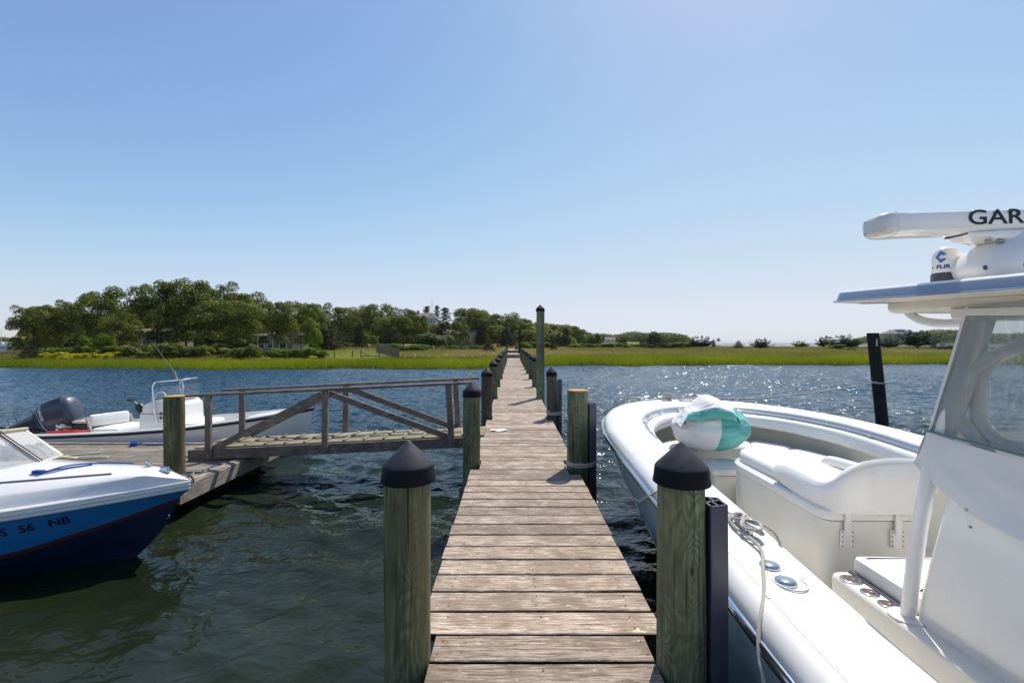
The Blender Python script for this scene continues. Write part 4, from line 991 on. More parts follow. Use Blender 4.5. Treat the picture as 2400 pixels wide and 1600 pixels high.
def teal(i, j):
    a = (math.degrees(TH[i % nt])+360) % 360; p = math.degrees(PH[j])
    return (a > 262 or a < 20) and p < 60
for nm, sel, mt in (('white_panel', False, 'bag_white'), ('teal_panel', True, 'bag_teal')):
    if mt not in M:
        t = NT(mt); w1 = t.noise(t.coord((2, 2, 4)), 1.6, 2, .5, 1.0)
        M[mt] = t.fin(t.ramp(w1, [(.3, (.76, .73, .71, 1)), (.7, (.84, .81, .78, 1))]) if not sel else t.ramp(w1, [(.3, (.11, .42, .37, 1)), (.7, (.19, .55, .49, 1))]), .6, t.bump(w1, .06, .8), spec=.3)
    mb = MB()
    for i in range(nt):
        for j in range(npn):
            if teal(i, j) == sel:
                mb.add([bagP(TH[i], PH[j]), bagP(TH[(i+1) % nt], PH[j]), bagP(TH[(i+1) % nt], PH[j+1]), bagP(TH[i], PH[j+1])], [(0, 1, 2, 3)], True)
    o = obj(nm, mb, M[mt], bb)
    import bmesh
    bm = bmesh.new(); bm.from_mesh(o.data); bmesh.ops.remove_doubles(bm, verts=bm.verts, dist=.0005); bm.to_mesh(o.data); bm.free()
# the loose flap thrown over its top: white outside, teal at the fold
def flap(u, v):   # u left..right, v front..back
    x = 1.86+.70*u+.10*v; pk = math.exp(-((u-.52)/.33)**2)
    y = 5.03+.50*v+.05*math.sin(u*5)
    z = 1.335+.035*u+.19*pk*math.sin(math.pi*(.12+.72*v))+.010*math.sin(u*13+v*4)*(1-v*.5)+.015*mnoise.noise((u*4, v*3, 1))-.08*(v**4)
    if u < .16: z -= (.16-u)*.8
    if u > .78: z -= (u-.78)**2*2.6; y += (u-.78)*.5
    return Vector((x, y, z))
nu = 40; G = [[flap(i/nu, j/14) for j in range(15)] for i in range(nu+1)]
mb = MB(); mb.grid(G); obj('top_flap', mb, M['bag_white'], bb)
G = []
for i in range(nu+1):
    u = i/nu; p = flap(u, 0); w_ = math.sin(math.pi*min(1, max(0, (u-.1)/.8))); G.append([p+Vector((0, .006, .004)), p+Vector((-.008, -.02-.02*w_, -.010-.02*w_)), p+Vector((-.01, -.03-.02*w_, -.035-.04*w_)), p+Vector((0, -.01, -.06-.05*w_)), p+Vector((0, .09, -.08-.05*w_))])
mb = MB(); mb.grid(G[4:-4], flip=True); obj('flap_lining', mb, M['bag_teal'], bb)
# ================================================================ blue runabout on the left
bl = thing('blue_runabout', 'blue hulled speedboat with white foredeck and raked windshield at the left edge', 'boat', (-3.9, 4.6, 0))
B0 = Vector((-3.27, 4.63, 0)); ua = Vector((-.995, -.10, 0)); na = Vector((.10, -.995, 0))
def bp(u, v, z): p = B0+ua*u+na*v; return (p.x, p.y, z)
def hbw(u): u = max(0, u); return .95*(1-(1-min(1, u/3.2))**1.95)
def zg(u): return interp(u, [0, 1.2, 2.5, 6], [.745, .685, .645, .62])
LB = 5.2; NS = 46; US = [LB*(k/NS)**1.7 for k in range(NS+1)]
def lev(u0, W, zf, p=1.95, Lc=3.2):
    o = []
    for k in range(NS+1):
        u = u0+(LB-u0)*(k/NS)**1.7; f = min(1, (u-u0)/Lc); o.append((u, W*(1-(1-f)**p), zf(u) if callable(zf) else zf))
    return o
zboot = lambda u: interp(u, [.10, .6, 1.2, 2.5, 5], [.565, .42, .275, .17, .15])
LBV = [lev(0, .94, lambda u: zg(u)-.075), lev(.03, .92, lambda u: zg(u)*.68+zboot(u)*.32-.045), lev(.06, .885, lambda u: zg(u)*.33+zboot(u)*.67), lev(.10, .845, lambda u: zboot(u)+.018)]
def both(mb, LV, flip=False):
    for s_ in (1, -1):
        mb.grid([[bp(l[k][0], s_*l[k][1], l[k][2]) for l in LV] for k in range(NS+1)], flip=(s_ < 0) != flip)
mb = MB(); both(mb, LBV, True); 
tr = [bp(l[-1][0], l[-1][1], l[-1][2]) for l in LBV]+[bp(l[-1][0], -l[-1][1], l[-1][2]) for l in reversed(LBV)]; mb.poly(tr); hb_ = obj('hull', mb, M['hull_blue'], bl)
mb = MB(); both(mb, [lev(.10, .848, lambda u: zboot(u)+.018), lev(.105, .842, lambda u: zboot(u)-.018)], True); obj('boot_stripe', mb, M['stripe_red'], hb_)
mb = MB(); NVL = [lev(.105, .838, lambda u: zboot(u)-.018), lev(.25, .80, lambda u: zboot(u)*.55), lev(.27, .815, lambda u: zboot(u)*.52-.01, 1.8), lev(.42, .76, lambda u: zboot(u)*.25-.03, 1.7), lev(.62, .55, -.10, 1.6), lev(.8, .05, -.32, 1.5)]
both(mb, NVL, True); obj('bottom', mb, M['hull_navy'], bl)
# rub rail: three white ribs
RPF = [(.0, -.085), (.012, -.078), (.014, -.066), (.004, -.058), (.004, -.052), (.017, -.045), (.019, -.030), (.006, -.022), (.006, -.016), (.014, -.008), (.010, .004), (-.006, .010)]
mb = MB()
for s_ in (1, -1): mb.grid([[bp(u-.6*d*(1-min(1, u/.4)), s_*(hbw(u)+d), zg(u)+z) for d, z in RPF] for u in US], flip=s_ < 0)
obj('rub_rail', mb, M['gel'], bl)
# deck: step, sloped bevel and crowned top
def dk(u, s_, f): 
    h = hbw(u); k = min(1, u/.35)
    c_ = interp(u, [0, .35, 1.4, 3], [0, .15, .28, .30]); e_ = c_-.115*k
    pr = [(1.0, .010), (.975, .012), (.955, .010), (.93, .014), (.90, .03*k+.012), (.83, .10*k+.012), (.80, .115*k+.012), (.65, .115*k+.33*e_+.012), (.5, .115*k+.62*e_+.012), (.25, .115*k+.92*e_+.012), (0, c_+.012)]
    return [bp(u, s_*h*a, zg(u)+b) for a, b in pr]
UE = 2.9
UD = [u for u in US if u <= UE]
mb = MB()
for s_ in (1, -1): mb.grid([dk(u, s_, 0) for u in UD], flip=s_ < 0)
obj('foredeck', mb, M['gel'], bl)
mb = MB()
for s_ in (1, -1):
    pr = [(1.0, .010), (.955, .010), (.90, .042), (.83, .112), (.80, .127), (.78, .120), (.77, -.30)]
    mb.grid([[bp(u, s_*hbw(u)*a, zg(u)+b) for a, b in pr] for u in US if u >= UD[-1]-.001], flip=s_ < 0)
obj('side_coaming', mb, M['gel'], bl)
mb = MB(); mb.grid([[bp(u, v, .34) for v in (-.8, 0, .8)] for u in (UD[-1], 5.2)]); mb.grid([[bp(UD[-1]+.002, v, z) for v in (-.78, 0, .78)] for z in (.34, .80)]); obj('cockpit_floor', mb, M['gel_liner'], bl)
def dz_(u, v): 
    f = abs(v)/max(.01, hbw(u)); k = min(1, u/.35); return zg(u)+.012+(lambda c_: interp(f, [0, .25, .5, .65, .8, .83, .9, 1], [c_, .115*k+.92*(c_-.115*k), .115*k+.62*(c_-.115*k), .115*k+.33*(c_-.115*k), .115*k, .10*k, .03*k, 0]))(interp(u, [0, .35, 1.4, 3], [0, .15, .28, .30]))
mb = MB()
for s_, us in ((1, (.62, 2.7)), (-1, (.25, 1.7))):
    pts = []
    for k in range(16):
        u = us[0]+(us[1]-us[0])*k/15; f = .52+.14*math.sin(k/15*1.2) if s_ > 0 else .70-.18*(k/15)
        pts.append(bp(u, s_*hbw(u)*f, dz_(u, s_*hbw(u)*f)+.005))
    mb.tube(pts, .0075, 6)
obj('trim_strip', mb, M['brown_trim'], bl)
mb = MB(); c_ = (.42, -.02); z_ = dz_(*c_); R_ = .026
mb.tube([bp(c_[0]+R_*math.cos(a)*.9, c_[1]+R_*math.cos(a)*.3, z_+.035+R_*math.sin(a)) for a in np.linspace(0, 2*math.pi, 24)[:-1]], .0065, 8, closed=True); mb.lathe([(.028, 0), (.028, .005), (.012, .010), (0, .011)], bp(c_[0], c_[1], z_), 16); obj('lifting_ring', mb, M['steel'], bl)
mb = MB(); c_ = (.24, .0); z_ = dz_(*c_); p = Vector(bp(*c_, z_)); mb.box(p+Vector((0, 0, .008)), (.11, .055, .016), Matrix.Rotation(R(6), 3, 'Z'), bev=.007); mb.box(p+Vector((-.005, 0, .030)), (.085, .045, .036), Matrix.Rotation(R(6), 3, 'Z'), bev=.016); obj('bow_light', mb, M['steel'], bl)
mb = MB(); pe = Vector(bp(.235, .0, .40)); mb.tube([pe+Vector((.024*math.cos(a)+.015, -.004, .024*math.sin(a))) for a in np.linspace(0, 2*math.pi, 20)[:-1]], .006, 8, closed=True); obj('bow_eye', mb, M['steel'], bl)
# registration on the near bow
def hull_at(u, zt):   # half width on the blue side at u and height
    zz = [interp(u, [q[0] for q in l], [q[2] for q in l]) for l in LBV]; vv = [interp(u, [q[0] for q in l], [q[1] for q in l]) for l in LBV]
    return interp(zt, zz[::-1], vv[::-1])
for txt, uc in (('MS', 1.262), ('56', 1.085), ('NB', .885)):
    def mp(a, b, uc=uc): u = uc-a; z = zg(u)-.175+b-.045*(u-.9); return bp(u, hull_at(u, z)+.003, z)
    obj('registration_lettering', text_mesh(txt, .098, mp, bold=.0016, sx=1.03), M['letter'], hb_)
# windshield: two raked front panes meeting at a centre post, side panes
zc = lambda u, v: dz_(u, v)
Cb = (-4.69, 4.53, .965); Fb = (-5.05, 5.11, .89); Nb = (-4.92, 4.08, .92); Ct = (-5.03, 4.46, 1.262); Ft = (-5.41, 5.05, 1.185); Nt = (-5.25, 4.02, 1.22)
Sb = bp(3.2, .74, .80); St = bp(3.2, .68, 1.18); Fsb = bp(3.2, -.80, .80); Fst = bp(3.2, -.72, 1.16)
mb = MB()
for q in ((Cb, Fb, Ft, Ct), (Cb, Nb, Nt, Ct), (Nb, Sb, St, Nt), (Fb, Fsb, Fst, Ft)): mb.poly(q)
ws = obj('windshield_pane', mb, M['old_glass'], bl)
def L_(a, b, f): return Vector(a)*(1-f)+Vector(b)*f
mb = MB()
for a, b in ((Cb, Ct), (Fb, Ft), (Nb, Nt)): mb.bar(a, b, .030, .016, bev=.004)
for a, b in ((Cb, Fb), (Cb, Nb), (Ct, Ft), (Ct, Nt), (Nb, Sb), (Nt, St), (Fb, Fsb), (Ft, Fst), (Sb, St), (Fsb, Fst)): mb.bar(a, b, .018, .022, bev=.004)
obj('windshield_frame', mb, plain('white_frame', '#d8d3ca', .4), ws)
mb = MB(); mb.bar(L_(Cb, Ct, .0)+Vector((0, -.012, .004)), L_(Cb, Ct, 1)+Vector((0, -.012, .004)), .006, .020); mb.bar(L_(Cb, Ct, .0)+Vector((0, .014, .006)), L_(Cb, Ct, 1)+Vector((0, .014, .006)), .005, .020); obj('frame_bead', mb, plain('maroon_bead', '#4a2a30', .5), ws)
mb = MB(); mb.bar(L_(Ct, Ft, -.02)+Vector((0, 0, .018)), L_(Ct, Ft, 1.04)+Vector((0, 0, .014)), .06, .028, bev=.012); mb.bar(L_(Ct, Nt, 0)+Vector((0, 0, .016)), L_(Ct, Nt, 1)+Vector((0, 0, .014)), .05, .026, bev=.012); mb.bar((-5.03, 5.08, .885), (-4.90, 5.14, .85), .05, .012, bev=.005); obj('canvas_hem', mb, M['beige'], ws)
mb = MB()
for u, v in ((2.05, .25), (2.2, -.1)): mb.tube([bp(u, v, .80), bp(u+.06, v, 1.18)], .012, 8)
obj('support_rod', mb, M['gel'], bl)
mb = MB(); mb.box(bp(2.9, .35, .62), (.5, .46, .40), bev=.06); mb.box(bp(3.1, .35, .92), (.12, .46, .3), bev=.05); mb.box(bp(2.9, -.35, .62), (.5, .46, .40), bev=.06); obj('seat', mb, M['vinyl'], bl)
# blue strap on its deck
q0 = [(1.24, .22), (1.16, .20), (1.08, .14), (.98, .05), (.90, -.02), (.80, -.07), (.62, -.12)]
mb = MB(); mb.tube(cat_rom([bp(u, v, dz_(u, v)+.014+(.012 if i in (2, 3) else 0)) for i, (u, v) in enumerate(q0)], 5), .0075, 8)
mb.tube(cat_rom([bp(u+.012, v+.03, dz_(u, v)+.010) for i, (u, v) in enumerate(q0[:5])], 5), .0065, 8)
mb.box(bp(1.22, .22, dz_(1.2, .22)+.018), (.10, .05, .03), bev=.01)
tag(obj('blue_rope', mb, M['bluerope'], loc=bp(1, 0, .85)), 'bright blue rope end lying on the white foredeck of the blue boat', 'rope')
# line from blue boat bow to the float piling
mb = MB(); mb.tube(cat_rom([bp(.20, .0, .80), bp(.10, -.14, .77), (-3.5, 5.0, .62), (-3.78, 5.24, .56), (-3.82, 5.36, .55)], 6), .008, 7)
tag(obj('mooring_line', mb, M['greyp'], loc=(-3.5, 5, .6)), 'dark line from the blue boat bow to the mossy piling', 'rope')

# ================================================================ white skiff beyond the float
wk = thing('white_skiff', 'white open skiff with black rub stripe and console lying behind the float', 'boat', (-6.6, 9.0, 0))
W0 = Vector((-3.93, 9.0, 0))
def wp(u, v, z): return (W0.x-u, W0.y-v, z)     # u aft from the bow, v toward the camera
def wz(u): return interp(u, [0, .6, 1.2, 2.0, 3.0, 4.2, 5.6], [.885, .795, .72, .635, .56, .505, .475])
LW = 5.45
def wlev(u0, W, zf, p=2.3, Lc=2.4, n=40):
    o = []
    for k in range(n+1):
        u = u0+(LW-u0)*(k/n)**1.8; f = min(1, (u-u0)/Lc); o.append((u, W*(1-(1-f)**p), zf(u) if callable(zf) else zf))
    return o
def wboth(mb, LV, flip=False):
    for s_ in (1, -1): mb.grid([[wp(l[k][0], s_*l[k][1], l[k][2]) for l in LV] for k in range(41)], flip=(s_ < 0) != flip)
WB = .86
mb = MB(); wboth(mb, [wlev(.0, WB, lambda u: wz(u)-.055), wlev(.05, WB*.96, lambda u: wz(u)*.6), wlev(.13, WB*.92, lambda u: wz(u)*.28), wlev(.2, WB*.86, 0), wlev(.4, WB*.5, -.2)], True)
e = [wlev(.0, WB, lambda u: wz(u)-.0), wlev(.2, WB*.86, 0), wlev(.4, WB*.5, -.2)]; mb.poly([wp(l[-1][0], l[-1][1], l[-1][2]) for l in e]+[wp(l[-1][0], -l[-1][1], l[-1][2]) for l in reversed(e)])
wh = obj('hull', mb, M['gel'], wk)
mb = MB(); wboth(mb, [wlev(-.01, WB+.012, lambda u: wz(u)-.022), wlev(-.014, WB+.02, lambda u: wz(u)-.036), wlev(-.01, WB+.012, lambda u: wz(u)-.07)], True); obj('rub_stripe', mb, M['blackp'], wk)
mb = MB(); wboth(mb, [wlev(.0, WB+.004, lambda u: wz(u)-.024), wlev(.0, WB, lambda u: wz(u)-.003), wlev(.03, WB-.02, wz), wlev(.6, WB-.13, wz, 2.3, 2.1), wlev(.62, WB-.14, lambda u: wz(u)-.02, 2.3, 2.1), wlev(.66, WB-.15, .20, 2.3, 2.1)], True)
mb.grid([[wp(u, v, .205) for v in (-.74, 0, .74)] for u in (.9, 2.5, 5.4)]); obj('gunwale', mb, M['gel'], wk)
mb = MB(); G = []
for k in range(11):
    u = .02+.98*(k/10); f = min(1, u/2.4); h_ = (WB-.02)*(1-(1-f)**2.3); G.append([wp(u, h_*s_, wz(u)+.003+.035*(1-s_*s_)) for s_ in np.linspace(-1, 1, 9)])
mb.grid(G); mb.poly([tuple(p) for p in G[-1]]+[wp(1.0, -.55, .4), wp(1.0, .55, .4)]); fd = obj('bow_deck', mb, M['gel'], wk)
mb = MB(); mb.box(wp(.14, 0, wz(.1)+.045), (.10, .05, .02), bev=.006); obj('bow_light', mb, plain('orange_lens', '#c07a35', .4), wk)
def whull(u, z): 
    LVs = [wlev(.0, WB, lambda u: wz(u)-.055), wlev(.05, WB*.96, lambda u: wz(u)*.6), wlev(.13, WB*.92, lambda u: wz(u)*.28)]
    zz = [interp(u, [q[0] for q in l], [q[2] for q in l]) for l in LVs]; vv = [interp(u, [q[0] for q in l], [q[1] for q in l]) for l in LVs]; return interp(z, zz[::-1], vv[::-1])
def mp(a, b): u = .64-a; z = wz(u)-.165+b; return wp(u, whull(u, z)+.004, z)
obj('registration_lettering', text_mesh('MS 8', .12, mp, bold=.001, align='LEFT' if False else 'CENTER', sx=1.1), M['letter'], wh)
def mp(a, b): u = 1.62-a; z = wz(u)-.046+b; return wp(u, WB*(1-(1-min(1, u/2.4))**2.3)+.024, z)
obj('maker_mark', text_mesh('◦◦◦◦', .03, mp), M['letter_w'], wh) if False else None
# console, windshield, rail, antenna
mb = MB(); pr = [(-7.36, .20), (-7.40, .60), (-7.38, .80), (-7.30, .97), (-7.13, 1.04), (-6.72, 1.04), (-6.62, .95), (-6.58, .20)]
mb.prism([(x, 8.68, z) for x, z in pr], (0, .64, 0)); cn = obj('console', mb, M['gel'], wk)
mb = MB(); mb.tube([(-6.98, 8.675, .80), (-6.98, 8.67, .80)], .028, 12); mb.tube([(-6.98, 8.675, .72), (-6.98, 8.67, .72)], .028, 12); mb.bar((-7.39, 8.672, .795), (-6.62, 8.672, .795), .006, .008); obj('console_fitting', mb, M['greyp'], cn)
mb = MB(); mb.poly([(-7.22, 8.70, 1.03), (-6.68, 8.70, 1.05), (-6.66, 8.72, 1.345), (-7.12, 8.72, 1.29)]); mb.poly([(-7.22, 9.30, 1.03), (-6.68, 9.30, 1.05), (-6.66, 9.28, 1.345), (-7.12, 9.28, 1.29)]); mb.poly([(-6.68, 8.70, 1.05), (-6.68, 9.30, 1.05), (-6.66, 9.28, 1.345), (-6.66, 8.72, 1.345)]); obj('windshield', mb, M['acrylic'], wk)
mb = MB()
mb.tube(cat_rom([(-7.03, 8.64, .62), (-7.08, 8.64, .9), (-7.12, 8.65, 1.25), (-7.10, 8.67, 1.385), (-7.02, 8.70, 1.41), (-6.68, 8.80, 1.44), (-6.62, 9.0, 1.445), (-6.68, 9.25, 1.44), (-7.02, 9.33, 1.41), (-7.12, 9.36, 1.25), (-7.03, 9.36, .62)], 5), .014, 8)
mb.tube(cat_rom([(-6.66, 8.74, 1.44), (-6.58, 8.70, 1.36), (-6.56, 8.68, .95)], 5), .012, 8); obj('console_rail', mb, M['steel'], wk)
mb = MB(); mb.lathe([(.03, 0), (.03, .02), (.014, .05), (.02, .13), (.012, .16)], (-6.78, 8.80, 1.44), 12, lean=(-.25, 0)); mb.tube([(-6.81, 8.80, 1.58), (-7.25, 8.80, 2.16)], [.006, .003], 6); obj('antenna', mb, plain('fibreglass_whip', '#8c8a72', .5), wk)
mb = MB(); mb.box((-7.40, 8.74, .88), (.14, .12, .20), Matrix.Rotation(R(-35), 3, 'Y'), bev=.03); mb.tube(cat_rom([(-7.45, 8.72, .95), (-7.52, 8.70, 1.02), (-7.62, 8.68, 1.05)], 4), .016, 8); mb.tube([(-7.62, 8.68, 1.05), (-7.56, 8.68, 1.06)], .022, 8); obj('throttle', mb, M['blackp'], wk)
mb = MB(); mb.tube([(-7.28+.0, 9.05+.17*math.cos(a), 1.0+.17*math.sin(a)) for a in np.linspace(0, 2*math.pi, 24)[:-1]], .012, 8, closed=True); mb.tube([(-7.28, 8.88, 1.0), (-7.28, 9.22, 1.0)], .008, 6); obj('steering_wheel', mb, M['steel'], wk)
# seats
mb = MB(); mb.box((-7.70, 8.98, .47), (.50, .80, .13), bev=.05); mb.box((-7.70, 8.98, .33), (.46, .76, .2), bev=.02); st_ = obj('helm_seat', mb, M['vinyl'], wk)
mb = MB(); mb.box((-8.02, 8.96, .665), (.10, .96, .30), Matrix.Rotation(R(-14), 3, 'Y') , bev=.04); 
mb = MB(); mb.box((-7.98, 8.98, .72), (.58, .09, .22), Matrix.Rotation(R(9), 3, 'Y').to_3x3() @ Matrix.Rotation(R(0), 3, 'Z'), bev=.04); 
mb = MB(); G = []
for k in range(9):
    f = k/8; x = -8.20+.62*f; z = .74+.075*math.sin(f*2.2)*.8; G.append((x, z))
mb = MB(); mb.bar((-8.07, 8.68, .655), (-7.83, 9.30, .655), .10, .23, bev=.045); obj('seat_back', mb, M['vinyl'], wk)
mb = MB(); mb.bar((-8.06, 8.63, .72), (-7.94, 8.62, .36), .05, .03, up=(1, 0, 0)); sb2 = plain('tan_bracket', '#9a938a', .5); obj('seat_bracket', mb, sb2, wk); obj('seat_bracket', MB().bar((-7.84, 9.34, .70), (-7.74, 9.34, .40), .05, .03, up=(1, 0, 0)), sb2, wk)
mb = MB(); mb.box((-8.42, 9.15, .40), (.36, .5, .36)); obj('stern_locker', mb, plain('dark_locker', '#3a2b30', .5), wk); mb = MB(); mb.box((-8.42, 9.15, .61), (.46, .62, .05), bev=.015); mb.box((-8.72, 9.1, .5), (.16, .7, .2), bev=.04); obj('locker_lid', mb, M['gel'], wk)
mb = MB(); mb.box((-8.28, 8.50, .46), (.62, .30, .10), bev=.03); obj('fuel_tank', mb, M['red'], wk)
mb = MB(); mb.tube(cat_rom([(-8.75, 8.6, .45), (-8.6, 8.55, .56), (-8.5, 8.6, .5), (-8.4, 8.5, .55), (-8.2, 8.55, .53)], 5), .012, 6); mb.tube(cat_rom([(-8.8, 8.8, .5), (-8.62, 8.7, .62), (-8.45, 8.7, .58)], 5), .01, 6); obj('cable', mb, M['blackp'], wk)
mb = MB(); mb.box((-6.22, 9.0, .56), (.62, .80, .13), bev=.05); mb.box((-6.42, 8.9, .50), (.3, .6, .1), bev=.02); obj('front_seat', mb, M['vinyl'], wk)
mb = MB(); mb.tube(cat_rom([(-5.95, 8.45, .60), (-5.85, 8.42, .63), (-5.72, 8.40, .62)], 4), .014, 6); obj('blue_line', mb, M['bluerope'], wk)
# outboard, tilted up; built along its own axis then laid over
TA = R(68); OC = Vector((-9.10, 8.95, .66))
def om(a, d, w): # a along the engine's up axis, d fore-aft (+ = aft of engine), w across
    ax = Vector((math.sin(TA), 0, math.cos(TA))); dx = Vector((-math.cos(TA), 0, math.sin(TA))); return OC + ax*a + dx*d + Vector((0, w, 0))
def osec(a, d0, d1, w, e=3.0, n=28, sk=0.0):
    o = []
    for k in range(n):
        q = 2*math.pi*k/n; c, s_ = math.cos(q), math.sin(q); r_ = (abs(c)**e+abs(s_)**e)**(-1/e)
        o.append(om(a+sk*c*r_, (d0+d1)/2+(d1-d0)/2*c*r_, w/2*s_*r_))
    return o+[o[0]]
cow = [(-.26, -.13, .16, .20), (-.20, -.17, .20, .27), (-.10, -.23, .265, .36), (-.095, -.24, .275, .37), (0, -.285, .31, .42), (.12, -.31, .325, .45), (.34, -.31, .318, .44), (.49, -.285, .295, .41)]
mb = MB(); mb.grid([osec(a, b, c, w) for a, b, c, w in cow]); mt_ = obj('outboard_motor', mb, M['motor'], wk)
mb = MB(); mb.grid([osec(a, b, c, w, 2.6) for a, b, c, w in ((.49, -.285, .295, .41), (.494, -.28, .288, .40), (.53, -.255, .265, .36), (.565, -.20, .21, .29), (.583, -.13, .13, .2), (.589, -.05, .05, .09))]); mb.poly(osec(.589, -.05, .05, .1, 2.6)[:-1]); obj('cowling_top', mb, M['motor_grey'], mt_)
mb = MB(); mb.grid([osec(a, b, c, w, 2.6) for a, b, c, w in ((-.98, .02, .10, .03), (-.95, -.09, .13, .05), (-.86, -.10, .13, .07), (-.80, -.04, .13, .07), (-.66, -.02, .15, .09), (-.50, -.04, .17, .12), (-.36, -.08, .19, .16), (-.25, -.13, .19, .20))]); mb.poly(list(reversed(osec(-.98, .02, .10, .03, 2.6)[:-1])))
mb.grid([osec(a, b, c, w, 5) for a, b, c, w in ((-.70, -.02, .30, .16), (-.688, -.02, .30, .16))]); obj('midsection', mb, M['motor'], mt_)
mb = MB()
for k in range(3):
    a0 = k*2.09; c, s_ = math.cos(a0), math.sin(a0); mb.poly([om(-.85, .15, 0), om(-.85+.10*c-.04*s_, .20, .10*s_+.04*c), om(-.85+.14*c, .17, .14*s_), om(-.85+.10*c+.05*s_, .14, .10*s_-.05*c)])
obj('propeller', mb, M['dull_steel'], mt_)
mb = MB(); mb.bar(om(-.20, -.14, 0), om(-.38, -.30, 0), .22, .10, bev=.03); mb.bar((-9.30, 8.85, .52), om(-.15, -.2, -.1), .02, .02); mb.box((-9.36, 9.0, .42), (.10, .30, .30), bev=.03); mb.tube([(-9.33, 8.86, .50), om(-.25, -.05, -.06)], .012, 6); obj('bracket', mb, M['blackp'], mt_)
mb = MB(); mb.box(wp(LW+.06, 0, .15), (.12, 1.3, .22), bev=.03); obj('stern_platform', mb, M['gel'], wk)
def cs(a, d):  # point on the camera-facing flank of the cowl
    i = max(0, min(len(cow)-2, next((k for k in range(len(cow)-1) if cow[k+1][0] >= a), len(cow)-2))); f = (a-cow[i][0])/(cow[i+1][0]-cow[i][0]); b, c, w = [cow[i][q]+(cow[i+1][q]-cow[i][q])*f for q in (1, 2, 3)]
    x = (d-(b+c)/2)/((c-b)/2); return om(a, d, -(w/2)*(max(0, 1-abs(x)**3.0))**(1/3)-.004)
mb = text_mesh('YAMAHA', .105, lambda u, v: cs(.085+v, .10-u*.9), bold=.001, sx=.80); obj('lettering', mb, M['letter_w'], mt_)
mb = MB(); ds = np.linspace(.295, -.285, 22); mb.grid([[cs(.005+.03*(k/21)**2, d), cs(.016+.05*(k/21)**2, d)] for k, d in enumerate(ds)]); obj('pinstripe', mb, plain('silver_blue_stripe', '#8fa0c8', .3), mt_)

for n_ in ('console', 'windshield', 'console_rail', 'antenna', 'throttle', 'steering_wheel'):
    for c_ in kids(wk):
        if c_.name.split('.')[0] == n_: c_.location.x += .29
# ================================================================ vegetation
def px2w(px, Y): return (px-1200)/1066.7*Y
def leaf_cloud(name, lobes, n, size, mat, seed, flat=.5, inner=.55, updroop=0.0, asp=.62):
    """many small leaf faces spread through the crown's volume, denser at the skin of each clump"""
    g = np.random.RandomState(seed); L = np.array([l[:6] for l in lobes]); w = L[:, 3]*L[:, 4]+L[:, 4]*L[:, 5]+L[:, 3]*L[:, 5]; w = w/w.sum()
    k = g.choice(len(L), n, p=w); d = g.normal(size=(n, 3)); d /= np.linalg.norm(d, axis=1)[:, None]
    d[:, 2] = np.where(d[:, 2] < -.45, -d[:, 2], d[:, 2]); r = inner+(1.04-inner)*g.rand(n)**.45
    c = L[k, :3]+d*L[k, 3:6]*r[:, None]
    nn = d*1.15+g.normal(size=(n, 3))*.55+np.array([0, 0, flat]); nn /= np.linalg.norm(nn, axis=1)[:, None]
    a = np.cross(nn, g.normal(size=(n, 3))); a /= np.linalg.norm(a, axis=1)[:, None]; b = np.cross(nn, a)
    s = (size*(.6+.8*g.rand(n)))[:, None]
    V = np.stack([c-a*s, c-b*s*asp, c+a*s, c+b*s*asp], 1).reshape(-1, 3)
    Q = np.arange(4*n).reshape(n, 4)
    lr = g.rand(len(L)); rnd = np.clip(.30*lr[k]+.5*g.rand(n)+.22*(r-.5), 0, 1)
    return mesh_np(name, V, Q, np.repeat(rnd, 4), mat)
def oak_lobes(seed, n=34, spread=1.0, low=.16, top=1.0, squash=.8):
    """unit tree: crown about 1 wide and 1 high"""
    g = random.Random(seed); out = []
    for i in range(n):
        a = g.uniform(0, 2*math.pi); z = low+(top-low-.10)*(g.random()**.75); zz = (z-low)/(top-low)
        R_ = .40*spread*math.sqrt(max(.05, 1-((zz-.36)/.80)**2)); r_ = R_*math.sqrt(g.random())*1.0
        if g.random() < .6: r_ = R_*g.uniform(.75, 1.05)
        s = g.uniform(.085, .155); out.append((r_*math.cos(a), r_*math.sin(a), z, s*1.25, s*1.25, s*squash))
    out.append((0, 0, (low+top)/2-.04, .27*spread, .27*spread, (top-low)*.36)); return out
